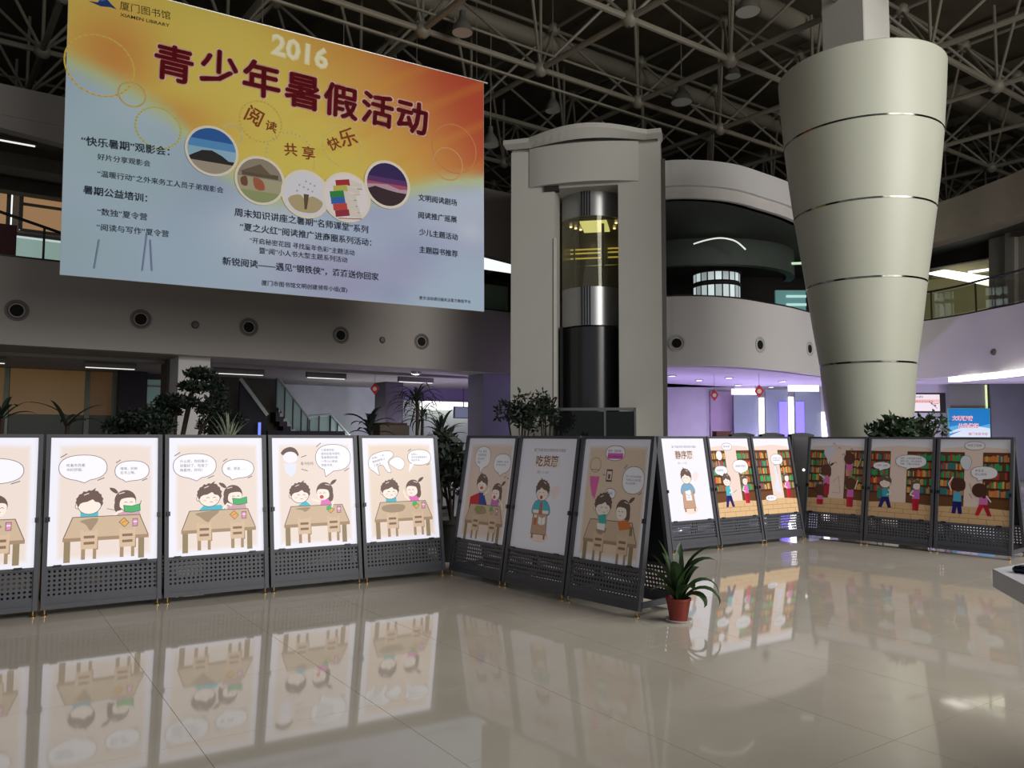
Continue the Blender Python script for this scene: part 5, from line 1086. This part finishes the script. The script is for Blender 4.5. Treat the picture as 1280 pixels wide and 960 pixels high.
# ------------------------------------------------------------------ black gates behind the stands
def gate(px, Y, label, lampz=None):
    p = AT(px, 545, Y); w_ = 29 * Y / F_PX; h_ = 1.555
    r = thing('security_gate', label, 'security gate', (p.x, p.y, 0), 0.1, 'black round-topped gates behind the back row')
    prof_ = [(-w_ / 2, 0.72), (-w_ / 2, h_ - 0.02)] + [(-w_ / 2 + w_ * i / 10, h_ - 0.02 + 0.03 * math.sin(PI * i / 10)) for i in range(1, 10)] + [(w_ / 2, h_ - 0.02), (w_ / 2, 0.72)]
    MB().prism([(x, z) for x, z in prof_], -0.07, 0.07, 0, Matrix.Rotation(PI / 2, 4, 'X')).build('head_panel', M_black, r)
    MB().box((-w_ / 2 + .03, -0.076, 1.1), (w_ / 2 - .03, -0.07, h_ - 0.06)).build('screen', mat('dark_screen', (50, 46, 52), 0.25), r)
    MB().lathe([(0.0, 0.0), (0.02, 0), (0.022, -0.01)], 12, 0, (0, 0, 0), Matrix.Translation((0, -0.08, 0.98)) @ Matrix.Rotation(PI / 2, 4, 'X')).build('indicator_lamp', emat('indicator', (240, 235, 225), 1.5), r)
    MB().box((-0.07, -0.06, 0.03), (0.07, 0.06, 0.74)).build('pedestal', M_black, r); MB().box((-0.2, -0.16, 0), (0.2, 0.16, 0.03)).build('base_plate', M_black, r)
gate(927, 13.1, 'black round-topped gate nearest the tower, only its top showing'); gate(964.5, 12.7, 'middle black round-topped gate, only its top showing'); gate(1001, 12.5, 'black round-topped gate with a white indicator, seen between two stands')
o = MB().box((BX(895, 13.5), 13.5, 0), (BX(914, 13.5), 13.8, AT(900, 539, 13.5).z)).build('brown_cabinet', mat('red_brown_wood', (96, 50, 48), 0.6)); props(o, 'red-brown cabinet top left of the black gates', 'cabinet')

# ------------------------------------------------------------------ plants
def strap(mb, base_, az, L, wd, rise, droop, n=9, tw=0.0, mi=0):
    base_ = Vector(base_); d = Vector((math.cos(az), math.sin(az), 0)); side = Vector((-math.sin(az), math.cos(az), 0)); P = []; a = rise; p = base_.copy()
    for i in range(n + 1):
        t = i / n; P.append((p.copy(), a)); p += (d * math.cos(a) + Vector((0, 0, 1)) * math.sin(a)) * (L / n); a -= droop / n * (0.4 + 1.2 * t)
    vs = []
    for i, (q, a) in enumerate(P):
        t = i / n; w_ = wd * (0.25 + 0.75 * math.sin(PI * min(1, t * 0.9 + 0.12)) if t < .98 else 0.02); nrm = Vector((0, 0, 1)) * math.cos(a) - d * math.sin(a)
        sd = (side * math.cos(tw * t) + nrm * math.sin(tw * t)); vs += [tuple(q - sd * w_ / 2 + nrm * w_ * .18), tuple(q), tuple(q + sd * w_ / 2 + nrm * w_ * .18)]
    fs = []
    for i in range(n): fs += [(3 * i, 3 * i + 1, 3 * i + 4, 3 * i + 3), (3 * i + 1, 3 * i + 2, 3 * i + 5, 3 * i + 4)]
    return mb.add(vs, fs, mi)
def leafy(mb, c_, R_, n, sz, rnd, mi=0, up_=0.3):
    for _ in range(n):
        a, b = rnd.uniform(0, 2 * PI), math.acos(rnd.uniform(-1, 1)); rad = rnd.uniform(.45, 1) ** .5
        p = Vector((c_[0] + R_[0] * rad * math.cos(a) * math.sin(b), c_[1] + R_[1] * rad * math.sin(a) * math.sin(b), c_[2] + R_[2] * rad * math.cos(b)))
        d = Vector((rnd.gauss(0, 1), rnd.gauss(0, 1), rnd.gauss(up_, .7))).normalized(); s_ = d.cross(Vector((rnd.gauss(0, 1), rnd.gauss(0, 1), rnd.gauss(0, 1)))).normalized(); l_ = sz * rnd.uniform(.7, 1.3)
        mb.add([tuple(p), tuple(p + d * l_ * .5 + s_ * l_ * .2), tuple(p + d * l_), tuple(p + d * l_ * .5 - s_ * l_ * .2)], [(0, 1, 2, 3)], mi)
def pot(r, rad, h, m, z=0.0): return MB().lathe([(0, z), (rad * .72, z), (rad, z + h * .9), (rad * 1.08, z + h * .9), (rad * 1.08, z + h), (rad * .95, z + h), (rad * .9, z + h * .88), (0, z + h * .88)], 28).build('pot', m, r, smooth=True)
M_grey_pot = mat('dark_planter', (40, 38, 36), 0.6)
# the small plant beside the middle row
pp = ATZ(851.5, 780, 0)
plant = thing('potted_plant', 'small plant with long drooping leaves in a terracotta red pot on white saucer', 'potted plant', (pp.x, pp.y + 0.1, 0), 0)
MB().lathe([(0, 0.0), (0.085, 0.0), (0.112, 0.022), (0.108, 0.022), (0.083, 0.008), (0, 0.008)], 28).build('saucer', mat('white_saucer', (220, 216, 210), 0.4), plant, smooth=True)
MB().lathe([(0, 0.01), (0.072, 0.01), (0.074, 0.03), (0.098, 0.17), (0.104, 0.172), (0.104, 0.19), (0.096, 0.19), (0.09, 0.165), (0, 0.16)], 32).build('pot', mat('terracotta_plastic', (124, 42, 30), 0.45, noise=0.06), plant, smooth=True)
MB().lathe([(0, 0.165), (0.089, 0.166)], 20).build('soil', M_bark, plant)
for az, L, wd, ri, dr, bx, bz in ((0.1, .50, .062, 1.5, 1.9, .02, .18), (0.15, .46, .05, 1.05, 2.9, .03, .18), (-.3, .40, .055, .8, 2.7, .04, .18), (-.5, .26, .07, .75, 2.9, .04, .17), (2.4, .5, .07, 1.45, .5, -.03, .17), (2.9, .42, .075, 1.35, .7, -.03, .17),
                                 (1.2, .48, .07, 1.5, .6, 0, .17), (-2.0, .40, .08, 1.4, .9, 0, .17), (-1.3, .30, .09, 1.2, 1.9, .02, .17), (3.4, .42, .06, 1.15, 1.2, -.03, .17), (0.6, .36, .07, 1.35, 1.4, .02, .17), (-2.7, .3, .07, 1.0, 1.9, -.03, .17), (1.9, .44, .06, 1.3, .9, -.01, .17), (-0.9, .34, .07, 1.45, .8, .01, .17)):
    strap(MB(), (bx, 0, bz), az, L, wd * 1.35, ri, dr * 1.15, 10, .4).build('leaf', mat('fresh_green_leaf', (44, 66, 36), 0.35, noise=0.25, scale=10), plant, smooth=True)
strap(MB(), (.02, .0, .18), 0.05, .62, .07, 1.5, 1.9, 12, .1).build('leaf', MATS['fresh_green_leaf'], plant, smooth=True)
def bush(px, pyt, Y, w_m, h_m, label, n, sz, seed, name='potted_bush', lm=M_leaf2, group=None):
    p = AT(px, pyt, Y); top = p.z; r = thing(name, label, 'plant', (p.x, p.y, 0), 0, group); rnd = random.Random(seed)
    pot(r, .24, .5, M_grey_pot); mb = MB()
    for _ in range(6): mb.tube([(0, 0, .42), (rnd.uniform(-.25, .25) * w_m, rnd.uniform(-.2, .2), (top - h_m * .5)), (rnd.uniform(-.45, .45) * w_m, rnd.uniform(-.3, .3), top - h_m * .2)], .018, 5)
    mb.build('stems', M_bark, r); mb = MB()
    for _ in range(9): leafy(mb, (rnd.uniform(-.32, .32) * w_m, rnd.uniform(-.25, .25), top - h_m * rnd.uniform(.25, .75)), (w_m * .22, .25, h_m * .25), n // 9, sz, rnd)
    o = mb.build('foliage', lm, r); o['kind'] = 'stuff'; return r
bush(650, 490, 14.6, .95, .8, 'leafy dark bush before the elevator tower left foot', 900, .11, 5)
bush(684, 487, 15.9, .6, .8, 'taller leafy bush close before the elevator tower left jamb', 600, .10, 6)
bush(1136, 514, 12.0, 1.05, .75, 'spreading bush with glossy leaves at the foot of the big column', 1500, .13, 7, 'potted_bush', M_leaf)
bush(566, 535, 9.6, .5, 1.1, 'dark leafy plant filling the gap between left and middle rows', 600, .14, 8)
bush(540, 548, 10.9, .5, .7, 'low dark plant behind the end of the left row', 300, .14, 12)
# bonsai-like cloud tree
def cloud_tree(px, Y, pads, label, seed, trunk=((0, 0), (0, 1))):
    b = AT(px, 545, Y); r = thing('cloud_pruned_tree', label, 'tree', (b.x, b.y, 0), 0, None); rnd = random.Random(seed); pot(r, .35, .45, M_grey_pot); mb = MB(); lf = MB()
    for (x, y, wx, hz) in pads:
        q = AT(x, y, Y) - b; q.z += b.z; rx = wx * Y / F_PX / 2; rz = hz * Y / F_PX / 2
        mb.tube([(0, 0, .4), (q.x * .3, .05, q.z * .55), (q.x * .8, 0, q.z - rz * 1.5), (q.x, 0, q.z - rz * .3)], .04, 6, 0, .015); leafy(lf, (q.x, 0, q.z), (rx, .35, rz), int(260 + 9 * wx), .085, rnd)
    mb.build('trunk', M_bark, r, smooth=True); o = lf.build('foliage', M_leaf2, r); o['kind'] = 'stuff'
cloud_tree(215, 12.5, [(251, 468, 34, 12), (243, 484, 32, 12), (222, 503, 56, 16), (202, 515, 46, 16), (268, 512, 40, 20)], 'cloud-pruned tree with flat leaf pads before the grey pillar', 3)
cloud_tree(165, 11.2, [(175, 524, 50, 22), (150, 533, 30, 16), (195, 532, 40, 24)], 'low dark shrub left of the cloud-pruned tree', 9)
cloud_tree(275, 14.6, [(272, 505, 26, 34), (286, 526, 40, 26), (262, 532, 30, 22), (270, 484, 18, 20)], 'dense dark shrub between the grey pillar and staircase', 11)
def spiky(px, pyt, Y, n, L, wd, label, name='dracaena', seed=1, m=M_leaf2, stem=True, droop=2.2, rise=(.4, 1.4), hb=None):
    p = AT(px, pyt, Y); hb = hb or p.z - L * .45; r = thing(name, label, 'plant', (p.x, p.y, 0), 0, None); rnd = random.Random(seed); pot(r, .2, .35, M_grey_pot)
    if stem: MB().tube([(0, 0, .3), (0.02, 0, hb)], .03, 8).build('trunk', M_bark, r, smooth=True)
    for i in range(n): strap(MB(), (0, 0, hb + rnd.uniform(-.08, .1)), i * 2.4 + rnd.uniform(-.2, .2), L * rnd.uniform(.75, 1.1), wd, rnd.uniform(*rise), droop * rnd.uniform(.6, 1.2), 7, .2).build('leaf', m, r, smooth=True)
spiky(521, 483, 14.2, 40, .72, .035, 'tall palm with drooping narrow leaves in front of the side lobby', 'potted_palm', 2, M_leaf2, True, 2.9, (.2, 1.35))
spiky(527, 503, 15.4, 34, .7, .035, 'lower tuft of the narrow-leaved palm beside the side lobby', 'potted_palm', 12, M_leaf2, True, 3.0, (.0, 1.2))
spiky(463, 521, 12.5, 20, .5, .07, 'broad-leaved dracaena before the pale stair wall', 'dracaena', 3, M_leaf2, True, 2.0, (.3, 1.3))
spiky(552, 528, 12.8, 16, .55, .06, 'arching dark plant left of the violet grey pillar', 'dracaena', 4, M_leaf2, True, 1.9, (.4, 1.4))
spiky(286, 518, 11.5, 22, .55, .03, 'plant with upright pale striped leaves below the staircase', 'striped_leaf_plant', 5, M_leafp, False, .5, (1.0, 1.5), 1.28)
spiky(84, 505, 11.0, 7, .6, .06, 'sparse broad-leaved plant before the tan curtains', 'dracaena', 7, M_leaf2, True, 1.2, (.3, 1.2))
spiky(2, 500, 10.5, 8, .55, .07, 'broad-leaved plant at the left edge before the tan curtain', 'dracaena', 8, M_leaf2, True, 1.3, (.3, 1.2))
o = thing('brown_planter', 'brown planter box behind the left row beside the palm', 'planter', tuple(AT(487, 545, 13.6)), ANG); o.location.z = 0; M_OF[o.name] = Matrix.Translation(o.location) @ Matrix.Rotation(ANG, 4, 'Z')
MB().box((-.28, -.2, 0), (.28, .2, 1.68)).build('box', mat('brown_planter', (66, 54, 44), 0.7), o, bevel=.01); MB().box((-.25, -.17, 1.66), (.25, .17, 1.72)).build('soil', M_bark, o)
pr_, nr_ = on_fp(1275, 380)
up_pl = thing('balcony_plant', 'dark plant on upper right floor behind the glass balustrade', 'plant', tuple(Vector((pr_.x, pr_.y, 3.7)) - nr_ * 1.05), 0); rnd = random.Random(3)
pot(up_pl, .25, .5, M_grey_pot)
for i in range(16): strap(MB(), (0, 0, .9), i * 2.4, .9, .08, rnd.uniform(.2, 1.2), 1.6, 6).build('leaf', M_leaf2, up_pl, smooth=True)
MB().tube([(0, 0, .4), (0, 0, .95)], .03).build('trunk', M_bark, up_pl)

# ------------------------------------------------------------------ counter at lower right
cz = 1.05
c0 = ATZ(1240, 711, cz); c1 = ATZ(1283, 703.3, cz); c2 = ATZ(1283, 733, cz)
e1 = Vector((c1.x - c0.x, c1.y - c0.y)).normalized(); e2 = Vector((c2.x - c0.x, c2.y - c0.y)).normalized()
Cc = Vector((c0.x, c0.y))
def cpoly(ins): 
    q = Cc + (e1 + e2).normalized() * ins * 1.2
    a_ = q + e1 * (1.8); b_ = q + e2 * 1.5
    return [tuple(q), tuple(a_), (a_.x + .3, b_.y - 0), tuple(b_)]
ctr = thing('service_counter', 'white-topped service counter with dark body at lower right', 'counter', (c0.x, c0.y, 0), 0)
MB().prism(cpoly(0), cz - 0.062, cz).build('worktop', mat('white_counter_top', (206, 206, 212), 0.35), ctr, world=True, bevel=.003)
MB().prism(cpoly(0.10), 0.0, cz - 0.062).build('body', mat('dark_brown_counter', (30, 18, 14), 0.4), ctr, world=True)
dp = ATZ(1283, 717, cz); dev = thing('counter_device', 'small dark blue device lying on the white counter', 'device', (dp.x + .02, dp.y, cz), .6)
MB().box((-.035, -.05, 0), (.035, .05, .022)).build('case', mat('dark_blue_plastic', (14, 22, 44), 0.35), dev, bevel=.008); MB().box((-.025, -.04, .022), (.025, .03, .024)).build('screen', M_black, dev)
print('objects', len(bpy.data.objects))
